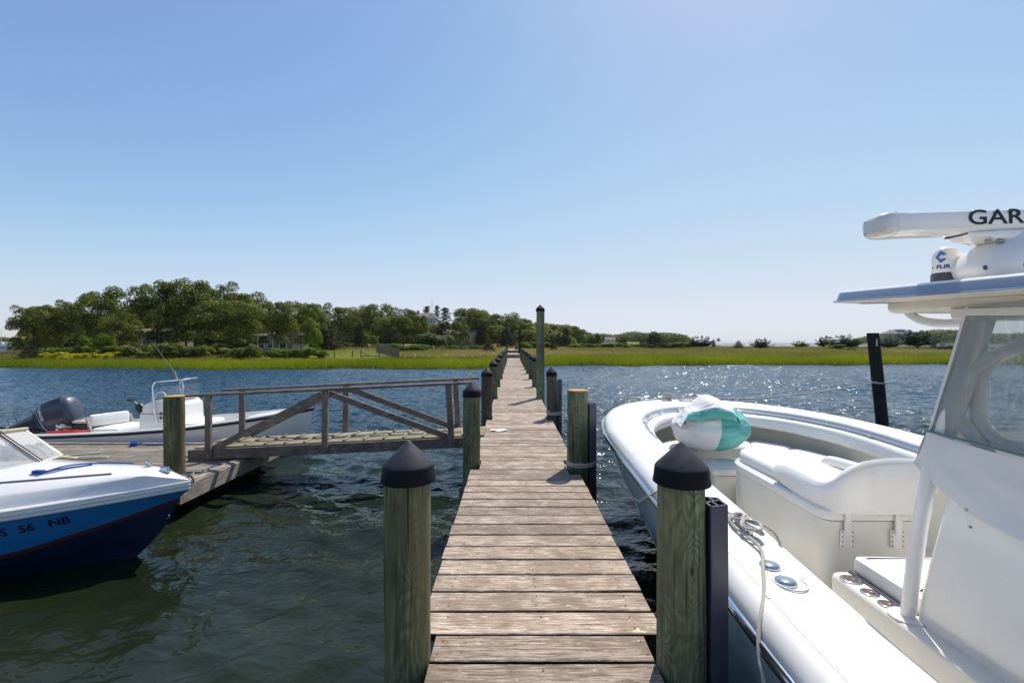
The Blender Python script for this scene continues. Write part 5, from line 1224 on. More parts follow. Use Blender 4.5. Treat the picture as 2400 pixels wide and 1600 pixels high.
def tree_proto(kind, seed):
    th = bpy.data.objects.new(kind, None); g = random.Random(seed)
    mb = MB()
    if kind == 'oak_tree':
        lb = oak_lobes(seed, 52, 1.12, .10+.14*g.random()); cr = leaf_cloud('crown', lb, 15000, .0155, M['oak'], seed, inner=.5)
        mb.tube([(0, 0, -.03), (.012*g.uniform(-1, 1), .0, .14), (.02*g.uniform(-1, 1), .02*g.uniform(-1, 1), .34), (0, 0, .62)], [.026, .019, .014, .006], 8)
        for l in g.sample(lb[:-1], 11):
            z0 = g.uniform(.16, .42); mb.tube(cat_rom([(0, 0, z0), (l[0]*.4, l[1]*.4, z0+(l[2]-z0)*.45+.02), (l[0]*.95, l[1]*.95, l[2])], 3), [.0105, .0095, .008, .007, .0055, .004, .003], 6)
    elif kind == 'young_tree':
        lb = oak_lobes(seed, 22, .95, .12); cr = leaf_cloud('crown', lb, 5000, .022, M['oak2'], seed, inner=.45)
        mb.tube([(0, 0, -.03), (.01, 0, .3), (0, 0, .7)], [.02, .014, .006], 8)
        for l in g.sample(lb[:-1], 7): mb.tube([(0, 0, .2), (l[0]*.5, l[1]*.5, (.2+l[2])/2), (l[0], l[1], l[2])], [.009, .007, .003], 6)
    elif kind == 'cedar_tree':
        lb = []
        for i in range(34):
            z = .04+.90*i/34; R_ = .40*(1-z)**.62*(.80+.35*g.random()); a = i*2.4; lb.append((R_*.62*math.cos(a), R_*.62*math.sin(a), z, R_*.42+.02, R_*.42+.02, .075))
            if z > .35 and g.random() < .5: lb.append((R_*1.15*math.cos(a+1), R_*1.15*math.sin(a+1), z+.05, .022, .022, .055))
        lb.append((0, 0, .97, .018, .018, .05)); cr = leaf_cloud('crown', lb, 6500, .020, M['cedar'], seed, flat=.1, inner=.2, asp=.3)
        mb.tube([(0, 0, -.03), (0, 0, .5), (0, 0, .95)], [.022, .014, .004], 8)
    elif kind == 'ragged_cedar':
        lb = []
        for i in range(30):
            a = i*2.4+g.random(); el = g.uniform(.15, 1.35); L_ = g.uniform(.42, .60)
            for q in (.35, .6, .85, 1.0): lb.append((L_*q*math.cos(a)*math.cos(el), L_*q*math.sin(a)*math.cos(el), .14+L_*q*math.sin(el)*1.35, .13*(1.15-q)+.03, .13*(1.15-q)+.03, .065))
        cr = leaf_cloud('crown', lb, 9000, .024, M['cedar'], seed, flat=.1, inner=.15, asp=.3)
        mb.tube([(0, 0, -.03), (.01, 0, .2), (0, 0, .6)], [.03, .02, .008], 8)
        for i in range(8): a = i*.8; mb.tube([(0, 0, .1), (.2*math.cos(a), .2*math.sin(a), .3), (.34*math.cos(a), .34*math.sin(a), .55)], [.012, .008, .003], 5)
    elif kind == 'pine_tree':
        lb = []
        for i in range(24):
            z = .45+.52*i/24; R_ = .42*(1.05-z)**.5*(.5+.8*g.random()); a = i*2.4
            lb.append((R_*math.cos(a), R_*math.sin(a), z, .15, .15, .03)); lb.append((R_*.5*math.cos(a), R_*.5*math.sin(a), z, .16, .16, .03))
        cr = leaf_cloud('crown', lb, 5500, .018, M['pine'], seed, flat=.5, inner=.2, asp=.35)
        mb.tube([(0, 0, -.03), (.01, 0, .5), (0, 0, .97)], [.02, .014, .005], 8)
        for l in lb[::3]: mb.tube([(0, 0, l[2]-.03), (l[0], l[1], l[2])], [.006, .003], 5)
    elif kind == 'shrub':
        lb = [(g.uniform(-.34, .34), g.uniform(-.34, .34), g.uniform(.15, .70), .17, .17, .16) for i in range(16)]+[(0, 0, .4, .36, .36, .38)]
        cr = leaf_cloud('foliage', lb, 4200, .030, M['bush'], seed, inner=.4); 
        for i in range(6): a = i*1.05; mb.tube([(.03*math.cos(a), .03*math.sin(a), -.04), (.15*math.cos(a), .15*math.sin(a), .3), (.25*math.cos(a), .25*math.sin(a), .6)], [.014, .01, .004], 5)
    tr = obj('trunk' if kind != 'shrub' else 'stem', mb, M['bark'])
    cr.parent = th; tr.parent = th; return th, [cr, tr]
def variant(p, mat):
    out = []
    for c in p[1]:
        if c.name.startswith(('crown', 'foliage')):
            d = c.copy(); d.data = c.data.copy(); d.data.materials[0] = mat; out.append(d)
        else: out.append(c.copy())
    return (p[0].copy(), out)
PR = {'oak_tree': [tree_proto('oak_tree', s_) for s_ in (11, 12, 13, 14, 15)], 'young_tree': [tree_proto('young_tree', 21), tree_proto('young_tree', 22)],
      'cedar_tree': [tree_proto('cedar_tree', 31), tree_proto('cedar_tree', 32)], 'ragged_cedar': [tree_proto('ragged_cedar', 41), tree_proto('ragged_cedar', 42)],
      'pine_tree': [tree_proto('pine_tree', 51)], 'shrub': [tree_proto('shrub', 61), tree_proto('shrub', 62), tree_proto('shrub', 63)]}
PR['dark_shrub'] = [variant(PR['shrub'][0], M['oak']), variant(PR['shrub'][1], M['oak'])]
PR['bronze_cedar'] = [variant(PR['cedar_tree'][0], M['cedar_brown'])]
PR['yellow_shrub'] = [variant(PR['shrub'][0], M['bush_yellow']), variant(PR['shrub'][1], M['bush_yellow'])]
PR['grey_shrub'] = [variant(PR['shrub'][2], M['bush_grey'])]
PR['young_green'] = [variant(PR['young_tree'][0], M['oak']), variant(PR['young_tree'][1], M['oak'])]
cnt = {}
tg = random.Random(99)
NM = {'dark_shrub': 'shrub', 'bronze_cedar': 'cedar_tree', 'ragged_cedar': 'cedar_tree', 'yellow_shrub': 'flowering_shrub', 'grey_shrub': 'shrub', 'young_green': 'young_tree'}
def plant(kind, x0, x1, top, Y, label, group=None, zb=None, wk=1.0, cat=None, var=None, base=None):
    """stands at its own distance Y: width and height in metres follow from how large it is there"""
    i = cnt.get(kind, 0); cnt[kind] = i+1; pr = PR[kind][(i if var is None else var) % len(PR[kind])]
    cx = px2w((x0+x1)/2, Y); w = (x1-x0)/1066.7*Y*wk; z0 = ground_z(cx, Y) if zb is None else zb
    H = EYE+(803-top)/1066.7*Y-z0; H = max(H, .4)
    r = pr[0].copy(); C.objects.link(r); nm = NM.get(kind, kind); r.name = nm; r.location = (cx, Y, z0-.05)
    kw = 1.18 if kind == 'oak_tree' else 1.02 if kind in ('young_tree', 'young_green') else .80 if kind in ('shrub', 'yellow_shrub', 'grey_shrub', 'dark_shrub') else .74 if kind == 'cedar_tree' or kind == 'bronze_cedar' else .86
    r.scale = (w/kw, w/kw, H); r.rotation_euler = (0, 0, tg.uniform(0, 6.28)); r['label'] = label; r['category'] = cat or ('shrub' if 'shrub' in kind else 'tree')
    if group: r['group'] = group
    for ch in pr[1]:
        c = ch.copy(); C.objects.link(c); c.parent = r
    return r
# --- the wooded point on the left, from the left edge towards the dock
G1 = 'oaks on the wooded point'
pts_ = [('oak_tree', 30, 128, 710, 58, 'low spreading oak at the left tip of the wooded point, thin lower branches'),
 ('oak_tree', 62, 150, 716, 62, 'oak crown just behind the leftmost oak of the point'),
 ('oak_tree', 122, 204, 699, 60, 'rounded oak between the leftmost oak and the taller one beside it'),
 ('oak_tree', 188, 316, 670, 58, 'broad tall oak left of the gap in the treetops'),
 ('oak_tree', 283, 362, 712, 66, 'lower dark oak filling the gap beneath the biggest crown'),
 ('oak_tree', 304, 432, 655, 60, 'leaning left half of the biggest oak crown, beside the gap'),
 ('oak_tree', 372, 500, 645, 62, 'highest oak of the wooded point'),
 ('oak_tree', 452, 570, 657, 66, 'tall oak just right of the highest crown'),
 ('oak_tree', 520, 646, 679, 66, 'tall oak behind the pale-limbed one, on the falling treeline'),
 ('oak_tree', 462, 612, 702, 54, 'lit oak with pale spreading limbs standing forward of the tall oaks'),
 ('oak_tree', 606, 696, 700, 60, 'oak beside the right-hand white windows of the shore house'),
 ('oak_tree', 660, 750, 702, 66, 'oak with slender trunks right of the shore house'),
 ('oak_tree', 690, 770, 712, 72, 'narrow oak at the right end of the dense point'),
 ('oak_tree', 232, 330, 728, 54, 'dark low oak above the yellow flowers'),
 ('oak_tree', 340, 470, 722, 72, 'dark oak behind the left white windows')]
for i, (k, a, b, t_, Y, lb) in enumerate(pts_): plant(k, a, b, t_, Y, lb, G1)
plant('young_tree', 700, 756, 742, 58, 'small yellow green tree at the end of the oaks')
plant('bronze_cedar', 742, 812, 750, 74, 'round bronze green cedar with a bare trunk at the lawn edge', wk=1.1)
G2 = 'trees of the far woods'
mid = [('oak_tree', 762, 866, 716, 112, 'pale green oak behind the lawn'), ('oak_tree', 828, 932, 708, 120, 'tallest rounded oak behind the lawn'),
 ('oak_tree', 806, 880, 722, 128, 'oak between the two big crowns behind the lawn'), ('oak_tree', 905, 985, 719, 124, 'oak left of the cupola, on the skyline'),
 ('oak_tree', 878, 972, 740, 104, 'lit oak in front of the skyline oaks left of the cupola'), ('oak_tree', 946, 1012, 735, 108, 'small oak against the cupola roof'),
 ('oak_tree', 968, 1046, 757, 124, 'oak below the cupola hiding the house under it'),
 ('oak_tree', 700, 786, 706, 96, 'oak rising behind the bronze green cedar'),
 ('cedar_tree', 822, 862, 756, 92, 'dark cedar column left of the young green trees'), ('cedar_tree', 770, 826, 765, 94, 'dark cedar behind the lawn beside the bronze one'),
 ('cedar_tree', 888, 948, 770, 96, 'dark spreading cedar right of the young green trees'), ('cedar_tree', 1010, 1062, 752, 100, 'dark cedar below the cupola'),
 ('pine_tree', 984, 1016, 715, 152, 'left pine top behind the cupola'), ('pine_tree', 1014, 1034, 713, 156, 'middle pine top behind the cupola'),
 ('pine_tree', 1026, 1062, 718, 118, 'flat topped dark pine right of the cupola'),
 ('oak_tree', 1052, 1106, 750, 100, 'round dark tree beside the low grey house'), ('oak_tree', 1058, 1150, 721, 128, 'broad oak right of the flat topped pine'),
 ('oak_tree', 1092, 1170, 728, 122, 'rounded oak on the skyline above the low grey house'), ('oak_tree', 1140, 1228, 731, 128, 'oak on the skyline left of the tall dock pole'),
 ('oak_tree', 1186, 1254, 742, 132, 'oak on the skyline just behind the tall dock pole'), ('oak_tree', 1228, 1292, 757, 150, 'small oak on the skyline right of the tall dock pole'),
 ('cedar_tree', 1108, 1150, 750, 96, 'tall brownish cedar behind the round dark bush'), ('cedar_tree', 1160, 1214, 766, 94, 'dark cedar mass at the end of the dock'),
 ('oak_tree', 1200, 1262, 772, 110, 'pale lit low tree behind the dock end'), ('oak_tree', 1130, 1200, 760, 108, 'lower lit oak behind the dark cedars'),
 ('oak_tree', 1280, 1345, 759, 160, 'distant oak left of the two dark cedars'), ('oak_tree', 1318, 1374, 762, 170, 'distant oak where the woods slope to the bay')]
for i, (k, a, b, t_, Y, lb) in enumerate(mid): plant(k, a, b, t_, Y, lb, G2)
plant('young_tree', 860, 890, 783, 88, 'bright yellow green young tree behind the lawn')
plant('young_green', 846, 876, 778, 90, 'small grey green tree left of the bright yellow green one')
plant('grey_shrub', 980, 1054, 773, 74, 'big rounded bush with pale flower heads left of the dock', wk=1.05)
plant('cedar_tree', 1128, 1164, 800, 64, 'low dark rounded cedar bush left of the dock end', wk=1.1)
plant('young_green', 1046, 1070, 770, 92, 'slim young tree right of the bush with pale flower heads')
# --- lone cedars in the meadow to the right of the dock
G3 = 'cedars in the meadow'
for k, a, b, t_, Y, lb in [('bronze_cedar', 1287, 1308, 789, 72, 'narrow bronze cedar just right of the tall dock pole'),
 ('cedar_tree', 1298, 1322, 779, 100, 'left dark cedar of the pair near the woods'), ('cedar_tree', 1312, 1341, 768, 104, 'right, taller dark cedar of the pair near the woods'),
 ('cedar_tree', 1378, 1396, 786, 100, 'left of two pointed cedars on the green rise'), ('cedar_tree', 1388, 1411, 781, 102, 'right of two pointed cedars on the green rise'),
 ('ragged_cedar', 1442, 1462, 793, 105, 'small spiky cedar on the rise before the distant house'), ('cedar_tree', 1455, 1472, 791, 106, 'small pointed cedar beside the spiky one on the rise'),
 ('cedar_tree', 1496, 1513, 796, 100, 'small dark cedar just left of the biggest round cedar'), ('cedar_tree', 1506, 1562, 775, 88, 'biggest dark cedar, broad and round, alone in the meadow'),
 ('ragged_cedar', 1626, 1665, 781, 90, 'spiky dark cedar right of the biggest round one'), ('cedar_tree', 1668, 1677, 793, 90, 'thin small cedar beside the spiky one'),
 ('cedar_tree', 1720, 1742, 797, 84, 'small dim cedar in mid meadow'), ('ragged_cedar', 1765, 1802, 789, 82, 'dark compact cedar left of the bay water'),
 ('ragged_cedar', 1862, 1890, 795, 110, 'tiny cedar at the edge of the bay'), ('ragged_cedar', 1917, 1942, 785, 96, 'small open cedar left of the broad forked one'),
 ('ragged_cedar', 1944, 2000, 778, 92, 'broad forked cedar with flat open branches'), ('ragged_cedar', 1974, 2012, 789, 90, 'low cedar against the foot of the broad forked one'),
 ('ragged_cedar', 2066, 2100, 787, 88, 'cedar just behind the dark leaning piling'), ('ragged_cedar', 2118, 2182, 768, 86, 'large spiky cedar between the leaning piling and the hardtop'),
 ('cedar_tree', 2182, 2194, 797, 86, 'tiny upright cedar by the hardtop leg'), ('ragged_cedar', 2196, 2240, 803, 78, 'low sprawling cedar beside the boat windshield')]:
    plant(k, a, b, t_, Y, lb, G3, wk=1.22)
# --- shrubs
sg = random.Random(5); G4 = 'undergrowth shrubs along the wooded point'
def shrub_row(kind, x0, x1, n, ytop, Y, dy, lb, group, jit=8, w=(34, 60)):
    for i in range(n):
        f = (i+.5)/n; xc = x0+(x1-x0)*f+sg.uniform(-6, 6); ww = sg.uniform(*w); side_ = ORD[i] if i < 20 else 'last'
        plant(kind, xc-ww/2, xc+ww/2, ytop+sg.uniform(-jit, jit), Y+sg.uniform(-dy, dy), f'{side_} {lb}', group)
shrub_row('yellow_shrub', 98, 268, 7, 822, 47, 1.0, 'yellow flowering bush from the left along the shore', 'yellow flowering bushes', 3, (30, 44))
shrub_row('shrub', 95, 300, 6, 806, 50, 1.5, 'green bush from the left behind the yellow flowers', G4, 10, (36, 60))
shrub_row('dark_shrub', 290, 610, 11, 806, 49, 2.5, 'bush from the left in the shaded undergrowth below the oaks', G4, 12, (30, 66))
shrub_row('shrub', 628, 762, 5, 812, 48, 1.5, 'bright bush from the left below the shore house', G4, 5, (34, 56))
shrub_row('shrub', 900, 1010, 5, 803, 66, 4, 'leafy bush from the left behind the wooden fence', 'leafy bushes behind the fence', 4, (30, 50))
shrub_row('shrub', 1040, 1135, 5, 806, 72, 5, 'pale bush from the left between the flower bush and the dock', 'pale bushes left of the dock', 3, (26, 44))
shrub_row('shrub', 1225, 1295, 4, 797, 84, 5, 'low bush from the left behind the dock end', 'low bushes behind the dock end', 3, (26, 40))
shrub_row('young_tree', 190, 262, 2, 776, 50, 1, 'sunlit yellow green sapling above the yellow flowers', 'sunlit saplings', 10, (34, 50))
shrub_row('shrub', 1560, 1640, 5, 797, 92, 6, 'bush from the left right of the biggest cedar', 'bushes by the biggest cedar', 3, (24, 40))
shrub_row('shrub', 1340, 1500, 8, 803, 96, 8, 'low bush from the left along the green rise', 'low bushes on the green rise', 3, (22, 40))
plant('shrub', 1945, 1977, 803, 76, 'rounded green bush below the broad forked cedar'); plant('shrub', 1976, 2008, 812, 74, 'low pale green bush right of the rounded one')
plant('cedar_tree', 48, 94, 808, 46, 'dark low cedar bush at the left tip of the point', wk=1.2)

# --- grasses
def blades(name, n, sx, sy, hfun, wid, mat, seed, lean=.25, rfun=None, label=None):
    g = np.random.RandomState(seed); x = sx(g, n); y = sy(g, x)
    z = np.array([ground_z(a, b) for a, b in zip(x, y)]); ok = z > -.25; x, y, z = x[ok], y[ok], z[ok]; n = len(x)
    h = hfun(g, x, y); a = g.rand(n)*np.pi; w = wid*(.6+.8*g.rand(n)); dx, dy = np.cos(a)*w, np.sin(a)*w*.4
    lx, ly = g.normal(size=n)*lean*h-.08*h, g.normal(size=n)*lean*h
    V = np.empty((n, 3, 3)); V[:, 0] = np.stack([x-dx, y-dy, z-.05], 1); V[:, 1] = np.stack([x+dx, y+dy, z-.05], 1); V[:, 2] = np.stack([x+lx, y+ly, z+h], 1)
    r = rfun(g, x, y) if rfun else g.rand(n); r = np.clip(r, 0, 1)
    o = mesh_np(name, V.reshape(-1, 3), np.arange(3*n).reshape(n, 3), np.repeat(r, 3), mat, nside=3); o['kind'] = 'stuff'
    tag(o, label, 'grass'); return o
def shn(x): return np.array([shore(a) for a in x])
nz = lambda x, y, s, o: np.array([mnoise.noise((a*s, b*s, o)) for a, b in zip(x, y)])
blades('cord_grass', 150000, lambda g, n: g.uniform(-78, 95, n), lambda g, x: shn(x)-.6+g.rand(len(x))**1.1*5.2,
       lambda g, x, y: (.50+.14*np.clip((x+8)/14, 0, 1)-.06*np.clip((-x-25)/10, 0, 1))*(.62+.6*g.rand(len(x)))*(1+.32*nz(x, y, .35, 2)), .030, M['grass'], 4, .13,
       lambda g, x, y: .42+.30*nz(x, y, .12, 9)+.5*(g.rand(len(x))-.5)-.14*np.clip((-x-20)/20, 0, 1), 'tall bright green cord grass standing along the far shore')
blades('meadow_grass', 150000, lambda g, n: g.uniform(-80, 110, n), lambda g, x: shn(x)+6+g.rand(len(x))**1.6*62,
       lambda g, x, y: (.30+.16*g.rand(len(x)))*(1+.5*nz(x, y, .15, 6))*np.where((x < -14) & (x > -31) & (y > 45) & (y < 78), .25, 1), .05, M['meadow'], 8, .3,
       lambda g, x, y: .60+.45*nz(x, y, .08, 3)+.4*(g.rand(len(x))-.5)-.32*np.clip(1-(y-shn(x)-6)/7, 0, 1)+.3*np.exp(-(x/8)**2)*(y > 52), 'olive and tan meadow grass behind the shore grass')

# ================================================================ fences, houses, far shores
fw = thing('wattle_fence', 'weathered upright slat fence running back from the shore grass by the lawn', 'fence', (px2w(910, 50), 52, .5))
a0 = (px2w(935, 47), 47.0); a1 = (px2w(883, 62), 62.0)
mb = MB()
for k in range(75):
    f = k/74; x, y = a0[0]+(a1[0]-a0[0])*f, a0[1]+(a1[1]-a0[1])*f; z = ground_z(x, y); mb.bar((x, y, z), (x+.02*math.sin(k*3), y, z+1.15+.06*math.sin(k*1.7)), .05, .02, up=(0, 1, 0), rnd=sg.random())
obj('slats', mb, M['timber_z'], fw)
for f in (0, .33, .66, 1):
    x, y = a0[0]+(a1[0]-a0[0])*f, a0[1]+(a1[1]-a0[1])*f; mb = MB(); mb.tube([(x, y-.06, 0), (x, y-.06, ground_z(x, y)+1.3)], .05, 8); obj('post', mb, M['timber_z'], fw)
fr = thing('rail_fence', 'low open post and rail fence at the front of the lawn', 'fence', (px2w(840, 50), 50, .5))
xs_ = [px2w(p, 50) for p in (784, 826, 846, 889)]
for x in xs_:
    mb = MB(); mb.tube([(x, 50, 0), (x, 50, ground_z(x, 50)+.75)], .06, 8, rnd=.2); obj('post', mb, M['timber_z'], fr)
mb = MB(); z = ground_z(xs_[2], 50); mb.bar((xs_[2], 50, z+.62), (xs_[2]+1.0, 50, z+.15), .04, .07); mb.bar((xs_[2], 50, z+.16), (xs_[3], 50, z+.14), .05, .09); obj('rail', mb, M['timber_x'], fr)

M['shingle'] = weathered('grey_shingle_wall', lin('#6d675f'), lin('#8d867c'), lin('#a39c90'), lin('#aaa498'), 'x', .3)
M['roof'] = weathered('grey_shingle_roof', lin('#5d5654'), lin('#857a76'), lin('#a3958f'), lin('#a99c94'), 'x', .3)
M['trim'] = plain('white_trim', '#dcdcd8', .5); M['pane'] = plain('dark_window_glass', '#20262c', .08, spec=.8)
def house(name, label, x, y, w, d, h, rh, z0, wins, hip=False, wall='shingle', roofm='roof', chim=None, door=None):
    hs = thing(name, label, 'house', (x, y, z0)); mb = MB(); mb.box((x, y, z0+h/2), (w, d, h)); obj('wall', mb, M[wall], hs)
    e = .4; mb = MB(); z = z0+h+.003
    A, B, C_, D = (x-w/2-e, y-d/2-e, z), (x+w/2+e, y-d/2-e, z), (x+w/2+e, y+d/2+e, z), (x-w/2-e, y+d/2+e, z)
    ri = min(w, d)/2 if hip else 0.0; P1, P2 = (x-w/2-e+ri, y, z+rh), (x+w/2+e-ri, y, z+rh)
    if hip and abs(w-d) < .5: P1 = P2 = (x, y, z+rh); mb.add([A, B, C_, D, P1], [(0, 1, 4), (1, 2, 4), (2, 3, 4), (3, 0, 4), (3, 2, 1, 0)])
    else: mb.add([A, B, C_, D, P1, P2], [(0, 1, 5, 4), (2, 3, 4, 5), (1, 2, 5), (3, 0, 4), (3, 2, 1, 0)])
    rf = obj('roof', mb, M[roofm], hs)
    if chim: mb = MB(); mb.box((x+chim, y, z+rh+.1), (.7, .7, 1.3)); obj('chimney', mb, M['shingle'], rf)
    for (wx, wz, ww, wh_) in wins:
        mb = MB(); mb.box((x+wx, y-d/2-.03, z0+wz), (ww+.24, .10, wh_+.24)); f_ = obj('window', mb, M['trim'], hs)
        mb = MB(); n = max(1, round(ww/.7))
        for k in range(n): mb.box((x+wx-ww/2+ww*(k+.5)/n, y-d/2-.085, z0+wz), (ww/n-.07, .02, wh_))
        obj('pane', mb, M['pane'], f_)
    return hs
YH = 68
house('shore_house', 'grey shingled house with tall white windows hidden among the oaks of the point', px2w(392, YH), YH-3, 8.5, 5, 2.95, .5, .7, [(-3.6, 1.9, 1.0, 1.8), (-1.6, 2.0, 1.1, 1.9), (-.2, 2.0, .8, 1.9), (1.3, 2.0, 1.1, 1.7), (3.2, 1.9, 1.2, 1.7)])
house('garden_house', 'pale house with white framed windows behind slender trunks near the lawn', px2w(680, YH), YH-2, 5.0, 5, 2.5, .5, .7, [(-1.8, 1.5, .8, 1.7), (-.6, 1.5, .7, 1.5), (1.2, 1.5, .9, 1.5)])
house('grey_house', 'low grey house with a dark porch in the woods left of the dock', px2w(1078, 118), 121, 8, 6, 2.9, 1.2, 1.5, [(-2.4, 1.8, 1.4, 1.3), (1.2, 1.7, 3.0, 1.4)])
ch = house('cupola_house', 'tall house whose square white cupola rises above the treetops', px2w(986, 140), 145, 6, 6, 6.6, 1.8, 3.2, [(-1, 4.6, 1.2, 1.6)], chim=-1.8)
xc, yc, zc_ = px2w(1010, 140), 142.0, 803
mb = MB(); zb_ = EYE+(803-758)/1066.7*140; zt_ = EYE+(803-748)/1066.7*140; mb.box((xc, yc, zb_-1.5+ .75), (2.6, 2.6, 4.6-.0)); cu_ = obj('cupola', mb, M['trim'], ch)
zt_ = zb_-.75+2.3+.003; mb = MB(); e = 1.9; mb.add([(xc-e, yc-e, zt_), (xc+e, yc-e, zt_), (xc+e, yc+e, zt_), (xc-e, yc+e, zt_), (xc, yc, zt_+1.7)], [(0, 1, 4), (1, 2, 4), (2, 3, 4), (3, 0, 4), (3, 2, 1, 0)]); mb.tube([(xc, yc, zt_+1.6), (xc, yc, zt_+6)], .05, 6); obj('cupola_roof', mb, M['roof'], cu_)
mb = MB()
for k in range(3): mb.box((xc-.75+.75*k, yc-1.32, zt_-.9), (.45, .06, .9))
obj('cupola_window', mb, plain('dim_glass', '#8f9499', .2), cu_)

# far shores
def hill(name, xs, tops, Y, depth, z0=.0, label=None, mat=None, dens=14000, size=1.0, seed=1):
    """a wooded shore: soil underneath, a wood that reads as one mass on it"""
    mb = MB(); P = []
    n = 70
    for i in range(n+1):
        px = xs[0]+(xs[-1]-xs[0])*i/n; top = interp(px, xs, tops); h = max(.3, EYE+(803-top)/1066.7*Y-z0-size*1.5)
        ed = min(1, (i+.3)/4, (n-i+.3)/4); row = []
        for j, (f, k) in enumerate(((0, -.02), (.06, .12), (.25, .45), (.5, .8), (.75, .95), (1, 1.0), (1.4, .5))): row.append((px2w(px, Y+depth*f), Y+depth*f, z0-.3+.3*(f > 0)+h*k*ed*.55))
        P.append(row)
    mb.grid(P, flip=False); hs_ = struct(name+'_slope', mb, M['soil'])
    g = np.random.RandomState(seed); px = g.uniform(xs[0], xs[-1], 900); f = g.rand(900)**.8; L = []
    for p, q in zip(px, f):
        i_ = (p-xs[0])/(xs[-1]-xs[0]); ed = min(1, (i_*n+.3)/4, ((1-i_)*n+.3)/4); top = interp(p, xs, tops); hh = max(.5, EYE+(803-top)/1066.7*Y-z0)
        Yy = Y+depth*(.04+.9*q); base = hh*ed*.55*interp(q, [0, .06, .25, .5, .75, 1], [0, .12, .45, .8, .95, 1]); rad = size*g.uniform(.8, 1.5)*(hh/6)**.4
        zt = min(base+hh*.42*ed+rad*.3, hh*(1+.05*g.rand())-rad*.7); L.append((px2w(p, Yy), Yy, z0+max(rad*.4, zt), rad*1.35, rad*1.35, rad))
        L.append((px2w(p, Yy), Yy, z0+max(rad*.3, zt*.55), rad*1.2, rad*1.2, rad*1.2))
    o = leaf_cloud(name, L, dens, .30*size, mat or M['oak'], seed, inner=.6); o['kind'] = 'stuff'; o['label'] = label; o['category'] = 'wood'; return o
hill('hillside_wood', [1240, 1290, 1330, 1371, 1400], [757, 760, 765, 778, 800], 200, 60, .6, 'wood running down the slope behind the meadow to the bay', None, 26000, 2.0, 2)
hill('far_wood', [1360, 1400, 1440, 1480, 1518, 1560, 1600, 1622], [788, 783, 788, 779, 783, 781, 786, 800], 430, 90, .2, 'distant wooded shore seen past the biggest cedar', None, 26000, 3.2, 3)
hill('far_right_wood', [2002, 2040, 2100, 2140, 2180, 2210, 2260, 2330, 2460, 2600], [796, 788, 782, 780, 777, 773, 777, 784, 782, 792], 620, 120, .2, 'distant wooded headland at the right across the bay', None, 34000, 4.0, 4)
hill('far_left_wood', [-260, -80, 0, 50, 85, 130], [786, 790, 792, 797, 802, 808], 260, 70, .2, 'wooded hill across the water at the far left edge', None, 16000, 2.6, 5)
hill('point_woodland', [40, 120, 200, 300, 420, 540, 640, 740, 790], [790, 755, 740, 732, 710, 720, 735, 748, 785], 78, 14, .5, 'shaded inner woodland behind the front oaks of the point', None, 26000, 1.3, 6)
hill('inner_woodland', [770, 820, 900, 960, 1040, 1120, 1200, 1280, 1340], [775, 750, 742, 760, 760, 752, 758, 775, 786], 136, 30, .9, 'shaded inner woodland behind the oaks left of the dock', None, 26000, 1.8, 7)
mb = MB()
for xa, xb, Y, zt in ((1640, 2060, 900, 1.2), (1690, 1960, 1500, 3.0), (-300, 60, 230, .7)):
    n = 40; P = []
    for i in range(n+1):
        px = xa+(xb-xa)*i/n; z = zt*(.6+.5*mnoise.noise((i*.35, xa, 0)))*min(1, (i+.2)/3, (n-i+.2)/3); P.append([(px2w(px, Y), Y, -.3), (px2w(px, Y+10), Y+10, max(.15, z)), (px2w(px, Y+60), Y+60, max(.1, z))])
    mb.grid(P, flip=False)
struct('sand_spit', mb, plain('pale_sand', '#8d7f63', .9))
plant('pine_tree', 1678, 1690, 792, 600, 'tiny lone tree on the distant sand spit', zb=.5)
plant('cedar_tree', 1618, 1630, 790, 380, 'small dark tree at the tip of the distant wood', zb=.4)
M['far_white'] = plain('white_clapboard', '#c9c9c4', .6)
house('white_house', 'small white house at the foot of the distant wood', px2w(1429, 425), 425, 9, 7, 4.5, 2.5, .4, [(-2, 2.6, 1.4, 1.8), (2, 2.6, 1.4, 1.8)], wall='far_white')
hm = house('hilltop_mansion', 'large pinkish roofed mansion with a railed lookout on the far right headland', px2w(2108, 640), 640, 42, 16, 9, 5.0, 6.0, [(-16, 5, 3, 3), (-9, 5, 3, 3), (0, 5, 6, 3), (9, 5, 3, 3), (16, 5, 3, 3)], hip=True, chim=-14)
mb = MB(); mb.box((px2w(2108, 640), 640, 6+9+5.2), (12, 6, 1.6)); mb.tube([(px2w(2111, 640), 640, 20), (px2w(2111, 640), 640, 25)], .12, 6); obj('lookout', mb, M['trim'], hm)
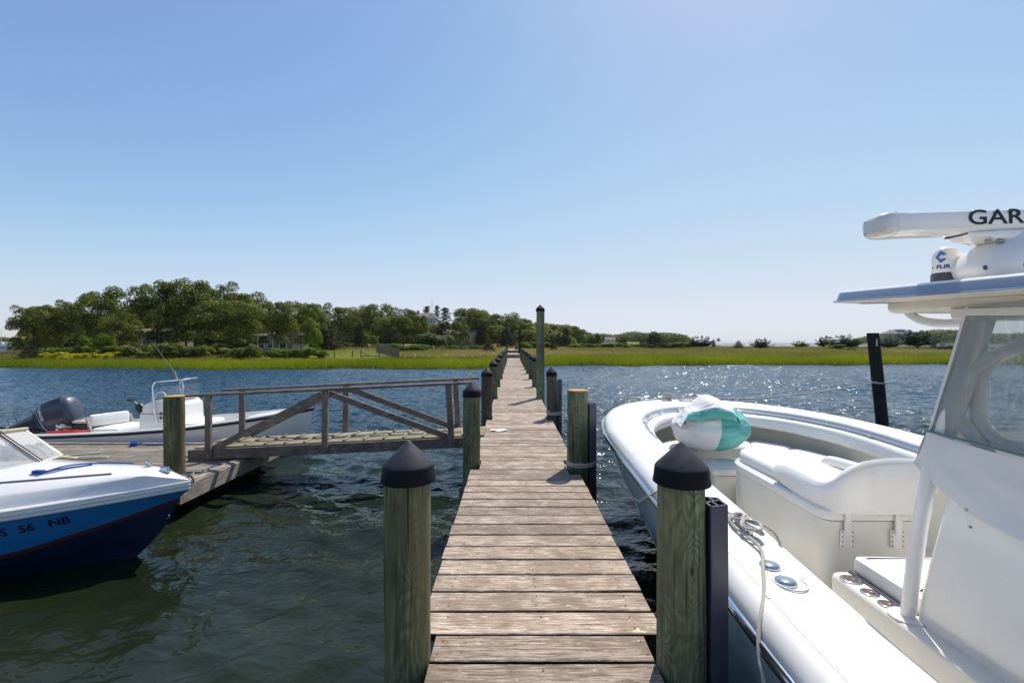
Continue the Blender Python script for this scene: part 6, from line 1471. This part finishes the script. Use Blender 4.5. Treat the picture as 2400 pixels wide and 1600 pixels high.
# the little marina far left
mr = thing('marina_pier', 'tiny low pier at the marina across the water at the far left', 'pier', (px2w(20, 150), 150, 0)); mb = MB(); mb.box((px2w(15, 150), 150, .7), (11, 1.4, .15)); obj('deck', mb, M['timber_x'], mr)
for k in range(7): obj('post', MB().tube([(px2w(15, 150)-5+1.6*k, 149.2, -.5), (px2w(15, 150)-5+1.6*k, 149.2, 1.7)], .12, 6), M['timber_z'], mr)
for k, (px, L_) in enumerate(((5, 5.5), (24, 6.0), (43, 7.0))):
    x = px2w(px, 160); bt = thing('distant_boat', f'small white boat moored at the distant marina, {ORD[k]} from the left', 'boat', (x, 160, 0), 'boats at the distant marina')
    mb = MB(); G = []
    for i in range(9):
        f = i/8; w = 1.1*(1-(f)**3); G.append([(x-L_/2+L_*f, 160-w, 1.0+.3*f), (x-L_/2+L_*f, 160-w*.7, -.1), (x-L_/2+L_*f, 160+w*.7, -.1), (x-L_/2+L_*f, 160+w, 1.0+.3*f)])
    mb.grid(G); mb.poly([g_[0] for g_ in G]+[g_[3] for g_ in reversed(G)]); obj('hull', mb, M['gel'], bt)
    mb = MB(); mb.box((x-.3, 160, 1.75), (2.2, 1.6, 1.3), bev=.2); obj('cabin', mb, M['gel'], bt)
    if k == 0: mb = MB(); mb.tube([(x-.3, 160, 1.5), (x-.3, 160, 7)], .06, 6); obj('mast', mb, M['trim'], bt)
mb = MB(); dx = px2w(325, 46); pts = [(dx-1.0, 46, .35), (dx-.6, 46, .75), (dx-.1, 46.1, .80), (dx+.5, 46, .55), (dx+1.1, 46, .60), (dx+1.7, 46.1, .58)]
mb.tube(cat_rom(pts, 5), [.09]*5+[.07]*10+[.05]*11, 7); mb.tube([pts[2], (dx+.3, 46, 1.15)], .03, 6); tag(obj('driftwood_branch', mb, plain('bleached_wood', '#8f877a', .8), loc=(dx, 46, .3)), 'bleached fallen branch lying at the shore below the oaks', 'branch')
# summer haze over the bay
t = NT('haze_air'); t.n.remove(t.b); pv = t.node('ShaderNodeVolumePrincipled'); pv.inputs['Density'].default_value = .00007; pv.inputs['Color'].default_value = (.80, .88, 1, 1); pv.inputs['Anisotropy'].default_value = .2
t.link(pv.outputs[0], t.out.inputs['Volume']); hb2 = MB(); hb2.box((0, 2490, 13.5), (5300, 5140, 32)); hz = obj('haze', hb2, t.m); hz['kind'] = 'stuff'
# the patterns themselves leave the scene; only the planted trees stay
for k_, L_ in PR.items():
    for p_ in L_:
        for o_ in [*p_[1], p_[0]]:
            try: bpy.data.objects.remove(o_, do_unlink=True)
            except ReferenceError: pass
